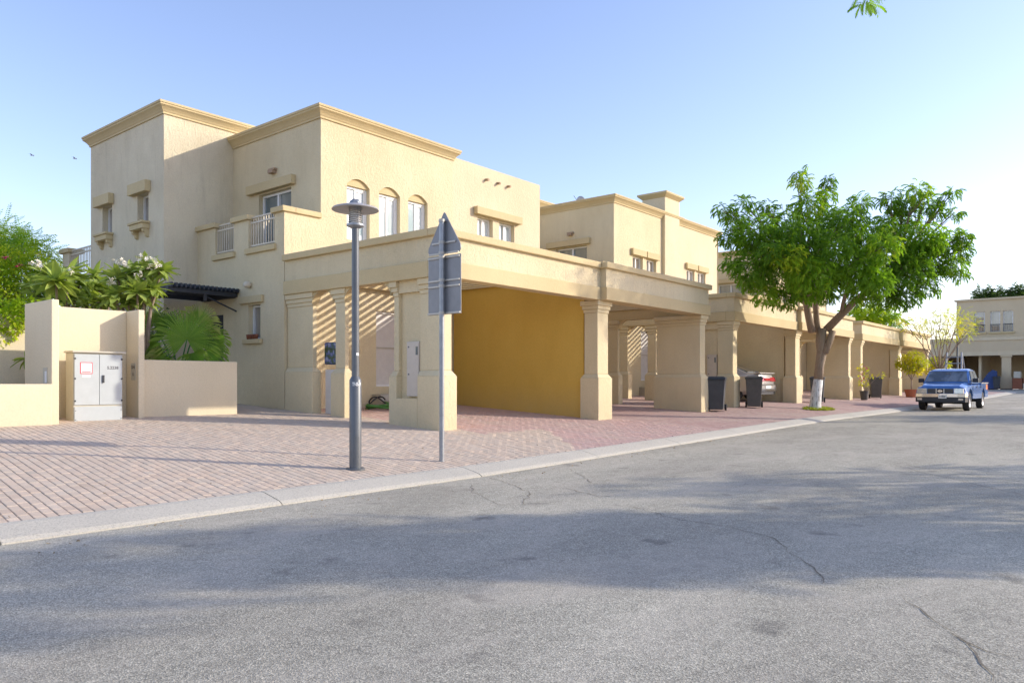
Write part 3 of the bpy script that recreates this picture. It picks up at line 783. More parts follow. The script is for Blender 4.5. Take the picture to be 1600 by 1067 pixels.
# entrance canopy of black slats
t = thing('canopy', 'black slatted canopy over the entrance beside the tower', 'canopy', (10.49, 18.5, 3.5))
mb = MB(); mb.box(8.7, 10.486, 17.62, 17.70, 3.46, 3.56); mb.box(8.7, 10.486, 19.2, 19.28, 3.46, 3.56); mb.box(8.72, 8.80, 17.702, 19.198, 3.44, 3.55); mb.box(10.38, 10.484, 17.702, 19.198, 3.44, 3.56); mb.build('frame', 'black', t)
for k in range(16):
    x = 8.73 + k * .113; mb = MB(); mb.box(x, x + .045, 17.52, 19.38, 3.563, 3.66); mb.build('slat', 'black', t)
mb = MB(); mb.box(9.6, 9.68, 17.64, 17.68, 3.30, 3.458); mb.tube([(10.48, 17.66, 3.1), (9.64, 17.66, 3.42)], [.02, .02], 6); mb.build('bracket', 'black', t)
# porch wall light
t = thing('wall_lamp', 'round white wall lamp above the ground floor window', 'wall lamp', (10.48, 17.0, 3.75))
mb = MB(); mb.lathe(0, 0, [(.0, 0), (.06, 0), (.08, .04), (.08, .12), (.05, .16), (0, .16)], 14)
mb.v = [(10.486 - z, 17.05 + x, 3.72 + y) for x, y, z in mb.v]; mb.build('globe', 'rail' , t, True)

# ------------------------------------------------------------------ garden walls
def gwall(name, x0, x1, y0, y1, z0, z1, label, mat='garden'):
    mb = MB(); mb.box(x0, x1, y0, y1, z0, z1); o = mb.build(name, mat, None, bevel=.012); tag(o, label, 'wall'); return o
t = thing('garden_wall', 'cream recessed wall with two projecting wing walls around the grey electric cabinet', 'wall', (5.05, 15.35, .6))
mb = MB(); mb.box(5.17, 6.76, 15.37, 15.55, .3, 2.70); mb.build('back_wall', 'garden', t, bevel=.01)
mb = MB(); mb.box(5.05, 5.168, 14.3, 15.55, .3, 2.72); wl = mb.build('wing_wall', 'garden', t, bevel=.012)
mb = MB(); mb.box(6.762, 6.88, 14.86, 15.55, .3, 2.70); wr = mb.build('wing_wall', 'garden', t, bevel=.012)
def text_mesh(s, size, ext=.001):
    cu = bpy.data.curves.new('t', 'FONT'); cu.body = s; cu.size = size; cu.extrude = ext; cu.offset = size * .035; cu.align_x = 'CENTER'; cu.align_y = 'CENTER'; cu.resolution_u = 2
    ob = bpy.data.objects.new('t', cu); COL.objects.link(ob); bpy.context.view_layer.update()
    me = bpy.data.meshes.new_from_object(ob.evaluated_get(bpy.context.evaluated_depsgraph_get()))
    v = [tuple(q.co) for q in me.vertices]; f = [tuple(p.vertices) for p in me.polygons]
    bpy.data.objects.remove(ob); bpy.data.curves.remove(cu); bpy.data.meshes.remove(me); return v, f
mb = MB(); mb.box(5.044, 5.05, 14.48, 14.66, 1.27, 1.56); mb.build('plaque', 'cabtrim', t)
mb = MB(); mb.box(5.040, 5.044, 14.50, 14.58, 1.30, 1.50); mb.build('label_card', 'paper', t)
mb = MB(); mb.box(6.755, 6.762, 14.98, 15.16, 1.35, 1.68); mb.build('plaque', 'cabtrim', t)
v_, f_ = text_mesh('214', .085); v2, f2 = text_mesh('11', .085)
mb = MB(); mb.add([(6.753, 15.07 - x, 1.60 + y) for x, y, z in v_], f_); mb.add([(6.753, 15.07 - x, 1.46 + y) for x, y, z in v2], f2); mb.build('number', 'ink', t)
gwall('planter_wall', -6, 5.046, 14.25, 14.42, .2, 1.28, 'low cream planter wall at the far left edge beside the wing wall')
gwall('boundary_wall', -8, 6.9, 16.9, 17.08, .3, 2.62, 'tall cream boundary wall with leaf shadows behind the low planter wall')
gwall('planter_wall', 6.90, 8.92, 15.0, 15.16, .3, 1.75, 'waist-high cream wall in front of the fan palm')
gwall('planter_wall', 8.76, 8.92, 15.165, 16.9, .4, 1.72, 'short side wall behind the waist-high wall by the fan palm')
# soil beds
for (a, b, c, d) in ((-6, 5.04, 14.43, 16.88), (6.9, 8.74, 15.18, 18.6)):
    tag(grid('soil', [a, b], [c, d], lambda x, y: 1.0 if a < 0 else 1.3, M['sand']), kind='structure')

# ------------------------------------------------------------------ electric cabinet
cx0, cx1, cy0, cy1, cz = 5.55, 6.40, 14.72, 15.06, .60
t = thing('electric_cabinet', 'grey steel electric cabinet with double doors and a red-bordered warning notice', 'electric cabinet', (5.97, 14.9, cz))
mb = MB(); mb.box(cx0, cx1, cy0, cy1, cz - .1, cz + 1.24); mb.build('body', 'cabtrim', t, bevel=.006)
mb = MB(); mb.frustum((cx0 - .03, cx1 + .05, cy0 - .05, cy1 + .02), cz + 1.242, (cx0 - .03, cx1 + .05, cy0 - .05, cy1 + .02), cz + 1.275); mb.build('top', 'cabtrim', t, bevel=.008)
xmid = 5.985
for a, b in ((cx0 + .012, xmid - .003), (xmid + .003, cx1 - .012)):
    mb = MB(); mb.box(a, b, cy0 - .022, cy0 - .001, cz + .30, cz + 1.215); d = mb.build('door', 'cab', t, bevel=.005)
    for z in (.36, .76, 1.12):
        h_ = MB(); ex = a + .008 if a < xmid - .1 and b < xmid else b - .008
        h_.box(ex - .012, ex + .012, cy0 - .036, cy0 - .0225, cz + z, cz + z + .03); h_.build('hinge', 'plastic', d)
    if a > xmid:
        h_ = MB(); h_.box(xmid + .05, xmid + .08, cy0 - .05, cy0 - .0225, cz + .70, cz + .84); h_.build('handle', 'plastic', d, bevel=.004)
        v_, f_ = text_mesh('S.2238', .075); h_ = MB(); h_.add([(6.22 + x, cy0 - .0235 - z*.5, cz + .975 + y) for x, y, z in v_], f_); h_.build('lettering', 'ink', d)
    else:
        h_ = MB(); h_.box(5.655, 5.865, cy0 - .024, cy0 - .0225, cz + .86, cz + 1.07); h_.build('notice_border', 'redp', d)
        h_ = MB(); h_.box(5.670, 5.850, cy0 - .0255, cy0 - .0243, cz + .875, cz + 1.055); nn = h_.build('notice', 'paper', d)
        h_ = MB(); h_.box(5.69, 5.83, cy0 - .024, cy0 - .0225, cz + .80, cz + .84); h_.build('label', 'paper', d)
        h_ = MB()
        for (x0_, x1_, z_) in ((5.745, 5.775, 1.02), (5.70, 5.82, .975), (5.69, 5.83, .945), (5.71, 5.81, .918)): h_.box(x0_, x1_, cy0 - .0268, cy0 - .0257, cz + z_, cz + z_ + .011)
        h_.build('printed_lines', 'pole_light', d)
        h_ = MB(); h_.box(5.685, 5.835, cy0 - .0268, cy0 - .0257, cz + .888, cz + .903); h_.build('printed_line', 'redp', d)
mb = MB(); mb.box(cx0 + .012, cx1 - .012, cy0 - .020, cy0 - .001, cz - .08, cz + .27); p_ = mb.build('plinth_panel', 'cab', t, bevel=.005)
for x in (cx0 + .03, cx1 - .03):
    for z in (.04, .20):
        mb = MB(); mb.tube([(x, cy0 - .021, cz + z), (x, cy0 - .028, cz + z)], [.008, .008], 8); mb.build('bolt', 'ink', p_)

# ------------------------------------------------------------------ lamp post
lx, ly = 6.51, 8.06; lz = gz(lx, ly)
cd = Vector((lx, ly, 0)).normalized()
t = thing('street_lamp', 'dark grey street lamp post with a disc-shaped head standing on the paving', 'street lamp', (lx, ly, lz), 'street lamps')
H = lambda py: 1.3 + (598 - py) * 10.15 / 1195
mb = MB(); mb.lathe(lx, ly, [(0, lz - .02), (.125, lz - .02), (.125, lz + .012), (.115, lz + .02), (.08, lz + .022)], 28); mb.build('base_plate', 'pole', t, auto=True)
mb = MB(); mb.lathe(lx, ly, [(.079, lz + .02), (.079, 1.335), (.074, 1.345), (.052, 1.385), (.050, 1.385)], 28); lo = mb.build('lower_tube', 'pole', t, auto=True)
mb = MB(); mb.lathe(lx, ly, [(.080, lz+.16), (.0805, lz + .16)], 4)
a = Vector((-cd.x, -cd.y, 0)); s_ = Vector((cd.y, -cd.x, 0))       # s_ = to the right as seen from the road
mb = MB()
for k in range(7):
    pass
def on_tube(vs, r, z0, ang0=0):
    out = []
    for x, y, z in vs:
        th = x / r + ang0; d = a * math.cos(th) + s_ * math.sin(th)
        out.append((lx + d.x * (r + .001 + z), ly + d.y * (r + .001 + z), z0 + y))
    return out
nx = 8; vs = []; 
for k in range(nx + 1):
    for yy in (0, .36): vs.append((-.035 + .07 * k / nx, yy, .002))
mb.add(on_tube(vs, .079, lz + .08, .15), [(2*k, 2*k+2, 2*k+3, 2*k+1) for k in range(nx)]); mb.build('access_door', 'pole', lo)
v_, f_ = text_mesh('TF-05-09', .052)
v_ = [(x * .62, y * 1.25, z) for x, y, z in v_]
mb = MB(); mb.add(on_tube(v_, .079, 1.28, .25), f_); mb.build('lettering', 'paper', lo)
mb = MB(); mb.lathe(lx, ly, [(.050, 1.38), (.047, 3.42), (.0, 3.42)], 24); up_ = mb.build('upper_tube', 'pole', t, auto=True)
vs = []
for k in range(5):
    for yy in (0, .035): vs.append((-.02 + .04 * k / 4, yy, .001))
mb = MB(); mb.add(on_tube(vs, .0495, 1.66, .6), [(2*k, 2*k+2, 2*k+3, 2*k+1) for k in range(4)]); mb.build('sticker', 'paper', up_)
zt_ = 3.42
mb = MB(); mb.lathe(lx, ly, [(.0, zt_ - .075), (.052, zt_ - .075), (.115, zt_ - .045), (.115, zt_ - .02), (.06, zt_ - .01), (.0, zt_ - .01)], 28); mb.build('collar', 'pole_light', t, auto=True)
mb = MB()
for k in range(7):
    z = zt_ + .005 + k * .028; mb.lathe(lx, ly, [(.075, z), (.092, z + .004), (.092, z + .009), (.07, z + .018)], 28)
for th in (0.3, 2.4, 4.5): mb.tube([(lx + .08*math.cos(th), ly + .08*math.sin(th), zt_ - .01), (lx + .08*math.cos(th), ly + .08*math.sin(th), zt_ + .21)], [.006, .006], 6)
mb.build('louvre', 'head', t, auto=True)
mb = MB(); mb.lathe(lx, ly, [(0, zt_ - .008), (.066, zt_ - .008), (.066, zt_ + .2), (0, zt_ + .2)], 20); mb.build('diffuser', 'paper', t, auto=True)
mb = MB(); mb.lathe(lx, ly, [(0, zt_ + .203), (.10, zt_ + .202), (.29, zt_ + .175), (.308, zt_ + .168), (.310, zt_ + .175), (.295, zt_ + .192), (.16, zt_ + .232), (.06, zt_ + .252), (0, zt_ + .255)], 40); mb.build('shade', 'head', t, auto=True)
mb = MB(); mb.lathe(lx, ly, [(.075, zt_ + .25), (.068, zt_ + .28), (.04, zt_ + .305), (0, zt_ + .312)], 14)
mb.v = [(x + random.uniform(-.012, .012), y + random.uniform(-.012, .012), z + random.uniform(-.008, .008)) for x, y, z in mb.v]; mb.build('top_knob', 'pole_light', t, auto=True)

# second lamp far down the street
def far_lamp(x, y, label):
    z = gz(x, y); t = thing('street_lamp', label, 'street lamp', (x, y, z), 'street lamps')
    mb = MB(); mb.lathe(x, y, [(.08, z), (.08, z + 1.2), (.05, z + 1.25), (.048, z + 3.3), (0, z + 3.3)], 12); mb.build('post', 'pole', t, auto=True)
    mb = MB(); mb.lathe(x, y, [(0, z+3.3), (.08, z + 3.3), (.08, z + 3.48), (0, z + 3.48)], 12); mb.build('diffuser', 'paper', t, auto=True)
    mb = MB(); mb.lathe(x, y, [(0, z + 3.49), (.3, z + 3.46), (.3, z + 3.48), (.06, z + 3.55), (0, z + 3.6)], 20); mb.build('shade', 'head', t, auto=True)
far_lamp(48.0, 7.85, 'distant street lamp with a pale disc head behind the blue pickup')

# ------------------------------------------------------------------ traffic sign seen from behind (panels lie in a plane x = const)
sx, sy = 8.02, 7.95; szz = gz(sx, sy)
t = thing('traffic_sign', 'back of a grey triangular traffic sign above a rectangular panel on a thin pole', 'traffic sign', (sx, sy, szz))
d_ = 11.25 / 1195; Z = lambda py: 1.3 + (598 - py) * d_
mb = MB(); mb.lathe(sx, sy, [(.038, szz - .05), (.038, Z(346)), (0, Z(346))], 18); mb.build('pole', 'pole_light', t, auto=True)
px_ = sx + .052
tri = [(sy - .335, Z(398)), (sy + .315, Z(398)), (sy + .29, Z(384)), (sy + .03, Z(332)), (sy - .03, Z(332)), (sy - .31, Z(382))]
tri = [(sy - .30, Z(396)), (sy + .30, Z(396)), (sy + .335, Z(391)), (sy + .33, Z(385)), (sy + .022, Z(333)), (sy - .0, Z(331)), (sy - .022, Z(333)), (sy - .33, Z(385)), (sy - .335, Z(391))]
tri = [(y, z) for y, z in tri]
n = len(tri); mb = MB(); vs = [(px_, y, z) for y, z in tri] + [(px_ + .012, y, z) for y, z in tri]
mb.add(vs, [tuple(range(n)), tuple(range(2*n-1, n-1, -1))] + [(k, n+k, n+(k+1) % n, (k+1) % n) for k in range(n)]); mb.build('warning_triangle', 'sign', t)
mb = MB(); mb.box(px_, px_ + .014, sy - .335, sy + .335, Z(491), Z(399)); mb.build('panel', 'sign', t, bevel=.004)
for zz, hw in ((Z(345), .05), (Z(379), .24), (Z(395.5), .30), (Z(402), .32), (Z(438), .32), (Z(447), .32), (Z(489), .33)):
    mb = MB(); mb.box(px_ - .02, px_ - .001, sy - hw, sy + hw, zz - .012, zz + .012); mb.tube([(sx, sy, zz - .02), (sx, sy, zz + .02)], [.046, .046], 14); mb.build('clamp_rail', 'bracket', t)
# ------------------------------------------------------------------ wheelie bins
def make_bin(label, mat, loc, rotz):
    t = thing('wheelie_bin', label, 'wheelie bin', (0, 0, 0), 'wheelie bins in front of the carports')
    mb = MB()   # front is -y, width x .58, depth y .70
    mb.frustum((-.215, .215, -.26, .22), .04, (-.27, .27, -.34, .32), .96); mb.box(-.285, .285, -.355, .335, .93, .97)
    mb.build('body', mat, t, bevel=.02)
    mb = MB()
    mb.frustum((-.295, .295, -.375, .33), .972, (-.28, .28, -.33, .31), 1.02); mb.frustum((-.28, .28, -.33, .31), 1.02, (-.2, .2, -.2, .2), 1.06)
    mb.build('lid', mat, t, bevel=.012)
    mb = MB(); mb.tube([(-.26, .385, 1.0), (.26, .385, 1.0)], [.017]*2, 8); mb.box(-.24, -.21, .32, .39, .96, 1.02); mb.box(.21, .24, .32, .39, .96, 1.02); mb.build('handle', mat, t)
    for s in (-1, 1):
        mb = MB(); mb.tube([(s*.225, .27, .10), (s*.285, .27, .10)], [.10, .10], 16); mb.build('wheel', 'rubber', t)
    t.location = loc; t.rotation_euler = (0, 0, rotz); return t
b1 = make_bin('black wheelie bin beside the shaded end pier of the nearest carport', 'bin', (22.35, 10.2, gz(22.6, 10.2)), R(-70))
for (x, y, a, lab, mat) in ((24.95, 10.05, -68, 'grey wheelie bin in front of the silver car', 'bin2'), (31.9, 10.2, -75, 'wheelie bin partly hidden behind the whitewashed tree trunk', 'bin'),
                       (40.5, 10.15, -70, 'wheelie bin beside the pink-flowered potted plant', 'bin2')):
    c = copy_thing(b1, (x, y, gz(x, y)), R(a), lab)
    if mat == 'bin2':
        for q in [o for o in bpy.data.objects if o.parent == c and o.name.split('.')[0] in ('body', 'lid', 'handle')]:
            q.data = q.data.copy(); q.data.materials[0] = M['bin2']

# ------------------------------------------------------------------ vehicles (built along -x = front, then placed)
def loft(sections, close=True):
    """sections: list of (x, [(y,z)...]) of half profiles, mirrored in y"""
    vs = []; m_ = None
    for x, prof in sections:
        full = [(x if not isinstance(x, (list,)) else x[0], y, z) for y, z in prof] + [(x, -y, z) for y, z in reversed(prof)]
        m_ = len(full); vs += full
    fs = []
    for i in range(len(sections) - 1):
        for k in range(m_):
            k2 = (k+1) % m_; fs.append((i*m_+k, i*m_+k2, (i+1)*m_+k2, (i+1)*m_+k))
    fs.append(tuple(reversed(range(m_)))); fs.append(tuple((len(sections)-1)*m_ + k for k in range(m_)))
    return vs, fs

def wheel(parent, x, y, r, wd, s):
    mb = MB(); mb.lathe(0, 0, [(r*.62, -wd/2), (r*.92, -wd/2), (r, -wd/2 + .03), (r, wd/2 - .03), (r*.92, wd/2), (r*.62, wd/2)], 28)
    mb.v = [(x + a, y + z, r + b) for a, b, z in mb.v]; ty = mb.build('tyre', 'rubber', parent, auto=True)
    mb = MB(); mb.lathe(0, 0, [(0, .02), (r*.2, .03), (r*.3, -.01), (r*.55, .01), (r*.64, .04), (r*.64, -.06), (0, -.06)], 20)
    mb.v = [(x + a, y + s*(wd/2 - .04 + z), r + b) for a, b, z in mb.v]; mb.build('rim', 'steel', ty, auto=True)

def carve(obj, cyls):
    for (x, y0, y1, z, r_) in cyls:
        k = MB(); k.tube([(x, y0, z), (x, y1, z)], [r_, r_], 28); ko = k.build('cutter', 'plastic', None)
        bpy.context.view_layer.update()
        md = obj.modifiers.new('arch', 'BOOLEAN'); md.operation = 'DIFFERENCE'; md.object = ko; md.solver = 'EXACT'
        me = bpy.data.meshes.new_from_object(obj.evaluated_get(bpy.context.evaluated_depsgraph_get()))
        obj.modifiers.clear(); obj.data = me; bpy.data.objects.remove(ko)
def pickup():
    t = thing('pickup_truck', 'blue double-cab pickup truck with chrome bumper facing the camera at the kerb', 'pickup truck', (0, 0, 0))
    P = 'blue'
    # lower body from nose (x=0) to the cab back (x=3.25)
    hood = []
    for x, hw, zl, zh, zt in ((.02, .78, .52, .80, .84), (.10, .84, .50, .86, .92), (.35, .87, .48, .90, .98), (.8, .885, .46, .93, 1.02), (1.22, .89, .45, .95, 1.06), (1.9, .90, .44, .96, 1.04), (2.6, .90, .44, .97, 1.04), (3.24, .90, .44, .98, 1.04)):
        hood.append((x, [(0, zl), (hw*.8, zl), (hw, zl - .0), (hw + .012, (zl + zh)/2), (hw, zh - .12), (hw - .03, zh - .02), (hw - .09, zh + .02), (hw*.80, zt - .02), (hw*.74, zt + .012), (hw*.68, zt + .004), (hw*.3, zt + .012), (0, zt + .014)]))
    mb = MB(); mb.add(*loft(hood)); body = mb.build('body', P, t); carve(body, [(.86, -1.2, -.58, .40, .43), (.86, .58, 1.2, .40, .43)])
    for p in body.data.polygons: p.use_smooth = True
    body.data.set_sharp_from_angle(angle=R(30))
    # wheel arches (dark discs let into the sides)
    for x in (.86, 3.85):
        for s in (-1, 1): mb = MB(); mb.box(x - .42, x + .42, s*.50, s*.575, .36, .84); mb.build('wheel_arch', 'plastic', t)
    # cab
    cab = []
    for x, zt, hw in ((1.16, 1.05, .80), (1.66, 1.50, .70), (1.80, 1.56, .67), (2.3, 1.60, .67), (2.85, 1.585, .67), (3.0, 1.53, .68), (3.22, 1.05, .80)):
        cab.append((x, [(0, 1.02), (.84, 1.02), (hw + (.84 - hw)*.5 if zt > 1.2 else .82, (1.02 + zt)/2), (hw, zt - .04), (hw - .08, zt), (0, zt + .02)]))
    mb = MB(); mb.add(*loft(cab)); mb.build('cab', P, t, auto=True)
    # windscreen
    mb = MB()
    def quad(pts, th=.012):
        p = [Vector(q) for q in pts]; nrm = (p[1]-p[0]).cross(p[3]-p[0]).normalized() * th
        mb.add([q + nrm for q in p] + [q - nrm for q in p], [(0, 1, 2, 3), (7, 6, 5, 4), (0, 4, 5, 1), (1, 5, 6, 2), (2, 6, 7, 3), (3, 7, 4, 0)])
    quad([(1.20, -.745, 1.08), (1.63, -.625, 1.475), (1.63, .625, 1.475), (1.20, .745, 1.08)], .022); mb.build('windscreen', 'car_glass', t)
    for s in (-1, 1):
        for (xa, xb, xc, xd) in ((1.42, 1.72, 2.18, 2.22), (2.32, 2.32, 2.84, 3.02)):
            mb = MB(); quad([(xa, s*.832, 1.08), (xb, s*.702, 1.50), (xc, s*.702, 1.52), (xd, s*.832, 1.08)], .016); mb.build('side_window', 'car_glass', t)
        mb = MB(); mb.box(1.44, 1.58, s*.86, s*1.06, 1.06, 1.22); mb.build('mirror', 'plastic', t, bevel=.02)
        mb = MB(); mb.frustum((-.012, .10, s*.46 if s > 0 else -.80, .80 if s > 0 else -.46), .645, (-.0, .14, s*.46 if s > 0 else -.80, .80 if s > 0 else -.46), .845); mb.build('headlight', 'headl', t, bevel=.015)
        mb = MB(); mb.box(1.30, 1.315, s*.896, s*.906, .55, 1.0); mb.box(2.26, 2.275, s*.896, s*.906, .5, 1.0); mb.box(3.1, 3.115, s*.896, s*.906, .5, 1.0); mb.build('door_gap', 'plastic', t)
        mb = MB(); mb.box(2.05, 2.2, s*.902, s*.925, .87, .90); mb.box(2.95, 3.07, s*.902, s*.925, .87, .90); mb.build('door_handle', 'plastic', t)
    mb = MB(); mb.box(-.004, .06, -.44, .44, .655, .825); g = mb.build('grille', 'plastic', t, bevel=.008)
    for z in (.69, .725, .76, .795): q = MB(); q.box(-.012, -.005, -.42, -.13, z - .007, z + .007); q.box(-.012, -.005, .13, .42, z - .007, z + .007); q.build('grille_bar', 'pole', g)
    mb = MB(); mb.box(-.02, -.0045, -.15, -.11, .65, .83); mb.build('grille_frame', 'steel', g); mb = MB(); mb.box(-.02, -.0045, .11, .15, .65, .83); mb.build('grille_frame', 'steel', g)
    mb = MB(); mb.lathe(0, 0, [(.042, 0), (.058, 0), (.058, .012), (.042, .012), (.042, 0)], 20); mb.v = [(-.016 - z, x, .74 + y) for x, y, z in mb.v]; mb.box(-.03, -.016, -.085, .085, .728, .752); mb.build('emblem', 'chrome', g)
    mb = MB(); sec = []
    for y, x in ((-.90, .22), (-.84, .02), (-.6, -.07), (0, -.10), (.6, -.07), (.84, .02), (.90, .22)): sec.append((x, y))
    def bump_(z0, z1, d=.12):
        n = len(sec); vs = [(x, y, z0) for x, y in sec] + [(x, y, z1) for x, y in sec] + [(x + d, y*.97, z0) for x, y in sec] + [(x + d, y*.97, z1) for x, y in sec]
        fs = []
        for k in range(n-1): fs += [(k, k+1, n+k+1, n+k), (2*n+k, 3*n+k, 3*n+k+1, 2*n+k+1), (n+k, n+k+1, 3*n+k+1, 3*n+k), (k, 2*n+k, 2*n+k+1, k+1)]
        fs += [(0, n, 3*n, 2*n), (n-1, 3*n-1, 4*n-1, 2*n-1)]
        mb.add(vs, fs)
    bump_(.52, .64); mb.build('bumper', 'chrome', t)
    mb = MB(); bump_(.33, .518); mb.build('lower_bumper', 'plastic', t)
    mb = MB(); mb.box(-.118, -.105, -.24, .04, .47, .60); pl = mb.build('number_plate', 'paper', t)
    v_, f_ = text_mesh('4 18600', .085); mb = MB(); mb.add([(-.1195 - z*.3, -.10 - x*.75, .535 + y) for x, y, z in v_], f_); mb.build('lettering', 'ink', pl)
    for s in (-1, 1):
        mb = MB(); mb.tube([(1.19, s*.1, 1.095), (1.30, s*.62, 1.18)], [.010, .007], 6); mb.build('wiper', 'plastic', t)
        mb = MB(); mb.box(-.062, -.03, s*.62, s*.78, .40, .47); mb.build('fog_light', 'headl', t)
    mb = MB(); mb.box(1.62, 1.66, -.66, .66, 1.485, 1.50); mb.build('windscreen_trim', 'plastic', t)
    mb = MB(); mb.box(1.50, 1.56, -.09, .09, 1.36, 1.42); mb.build('rear_view_mirror', 'ink', t)
    # bed
    mb = MB()
    mb.box(3.27, 5.0, -.89, .89, .46, .60); mb.box(3.27, 5.0, -.89, -.82, .602, 1.02); mb.box(3.27, 5.0, .82, .89, .602, 1.02); mb.box(3.27, 3.33, -.818, .818, .602, 1.02); mb.box(4.94, 5.0, -.818, .818, .602, 1.0)
    bed = mb.build('bed', P, t); carve(bed, [(3.85, -1.2, -.58, .40, .43), (3.85, .58, 1.2, .40, .43)])
    mb = MB(); mb.box(3.3, 5.02, -.905, -.81, 1.022, 1.06); mb.box(3.3, 5.02, .81, .905, 1.022, 1.06); mb.build('bed_rail', 'steel', t)
    for s in (-1, 1):
        mb = MB(); mb.box(4.9, 5.01, s*.892, s*.80, .72, .96); mb.build('tail_light', 'red', t)
        mb = MB(); mb.box(4.45, 4.80, s*.891, s*.897, .78, .98); mb.build('orange_sticker', 'amber', t)
        for x in (.86, 3.85): wheel(t, x, s*.76, .345, .22, s)
    mb = MB(); mb.tube([(.86, -.7, .3), (.86, .7, .3)], [.05]*2, 8); mb.tube([(3.85, -.7, .34), (3.85, .7, .34)], [.06]*2, 8); mb.box(.5, 4.6, -.35, .35, .30, .45); mb.build('chassis', 'plastic', t)
    return t
pk = pickup(); pk.location = (33.25, 6.02, zroad(35) + .0); pk.scale = (1.03, 1.0, 1.03)

def sedan(label, paint):
    t = thing('sedan_car', label, 'car', (0, 0, 0), 'cars parked inside the carports')   # rear at x=0
    secs = []
    for x, hw, zl, zh, zt in ((.0, .74, .42, .82, .90), (.06, .84, .30, .88, 1.0), (.25, .90, .24, .92, 1.06), (.8, .92, .22, .93, 1.08), (1.6, .93, .20, .94, 1.0), (3.3, .93, .20, .92, .98), (4.0, .91, .22, .86, .94), (4.5, .86, .25, .74, .80), (4.72, .70, .32, .60, .66)):
        secs.append((x, [(0, zl), (hw*.85, zl), (hw, zl + .14), (hw + .01, .62), (hw - .03, zh), (hw*.7, zt), (0, zt + .01)]))
    mb = MB(); mb.add(*loft(secs)); mb.build('body', paint, t, auto=True)
    cab = []
    for x, zt, hw in ((.45, 1.04, .70), (.95, 1.26, .62), (1.45, 1.42, .58), (2.0, 1.46, .58), (2.6, 1.42, .58), (3.0, 1.22, .64), (3.35, .98, .72)):
        cab.append((x, [(0, .95), (.80, .95), ((.80 + hw)/2, (zt + .95)/2), (hw, zt - .03), (hw*.7, zt), (0, zt + .01)]))
    mb = MB(); mb.add(*loft(cab)); mb.build('roof', paint, t, auto=True)
    mb = MB()
    def quad(pts, th=.012):
        p = [Vector(q) for q in pts]; nrm = (p[1]-p[0]).cross(p[3]-p[0]).normalized() * th
        mb.add([q + nrm for q in p] + [q - nrm for q in p], [(0, 1, 2, 3), (7, 6, 5, 4), (0, 4, 5, 1), (1, 5, 6, 2), (2, 6, 7, 3), (3, 7, 4, 0)])
    quad([(.55, -.55, 1.10), (.55, .55, 1.10), (1.35, .48, 1.40), (1.35, -.48, 1.40)], .02); mb.build('rear_window', 'car_glass', t)
    for s in (-1, 1):
        mb = MB(); quad([(1.15, s*.77, 1.0), (3.0, s*.78, 1.0), (2.55, s*.62, 1.35), (1.35, s*.62, 1.35)], .02); mb.build('side_window', 'car_glass', t)
        mb = MB(); mb.frustum((-.035, .12, *( (.30, .85) if s > 0 else (-.85, -.30))), .74, (-.0, .16, *((.30, .80) if s > 0 else (-.80, -.30))), .90); mb.build('tail_light', 'red', t, bevel=.01)
        for x in (.95, 3.75): wheel(t, x, s*.80, .33, .2, s)
    mb = MB(); mb.box(-.04, .02, -.29, .29, .76, .86); mb.build('light_bar', 'red', t)
    mb = MB(); mb.box(-.075, .05, -.80, .80, .36, .44); mb.box(-.07, .06, -.82, .82, .60, .63); mb.build('bumper_trim', 'chrome', t)
    mb = MB(); mb.box(-.055, .05, -.78, .78, .445, .595); mb.build('bumper', 'silver' if paint == 'silver' else paint, t)
    mb = MB(); mb.box(-.07, -.056, -.26, .26, .47, .57); mb.build('number_plate', 'paper', t)
    mb = MB(); mb.box(-.03, .06, -.7, .7, .24, .355); mb.build('valance', 'plastic', t)
    mb = MB(); mb.box(-.02, .16, -.75, .75, 1.03, 1.075); mb.build('spoiler', paint, t, bevel=.01)
    return t
c1 = sedan('silver sedan with red tail lights parked inside the middle carport', 'silver')
c1.location = (28.95, 11.15, gz(29, 12) + .02); c1.rotation_euler = (0, -.0, R(90))
c2 = sedan('white sedan mostly hidden behind the middle pillar of the farthest carport', 'whitecar')
c2.location = (48.35, 11.6, gz(48, 12) + .02); c2.rotation_euler = (0, 0, R(90))

# ladder leaning in the pickup bed
t = thing('stepladder', 'aluminium stepladder with a yellow label standing in the pickup bed', 'ladder', (37.4, 6.1, .9))
bz = zroad(37) + .62; LX = 37.0; LY = 6.25
for s in (-1, 1):
    mb = MB(); mb.tube([(LX, LY + s*.36, bz), (LX + .5, LY + s*.27, bz + 1.75)], [.035]*2, 8); mb.build('rail', 'pole_light', t)
    mb = MB(); mb.tube([(LX + 1.1, LY + s*.42, bz), (LX + .55, LY + s*.29, bz + 1.72)], [.03]*2, 8); mb.build('rear_rail', 'pole_light', t)
for k in range(6):
    f = .12 + k * .15; mb = MB(); hw = .36 - .09*f; mb.box(LX + .5*f - .05, LX + .5*f + .05, LY - hw, LY + hw, bz + 1.75*f, bz + 1.75*f + .04); mb.build('step', 'pole_light', t)
mb = MB(); mb.box(LX + .2, LX + .26, LY - .30, LY + .30, bz + .90, bz + 1.02); mb.build('yellow_label', 'yellow', t)

# ------------------------------------------------------------------ far building facing down the street
FX = 77.0
t = thing('house', 'large beige house closing the end of the street, with three barred windows', 'house', (FX, 8, .8))
zg = .8
mb = MB()
wins = [(8.7 + .02, 9.45), (9.95, 10.7), (11.2, 11.95)]
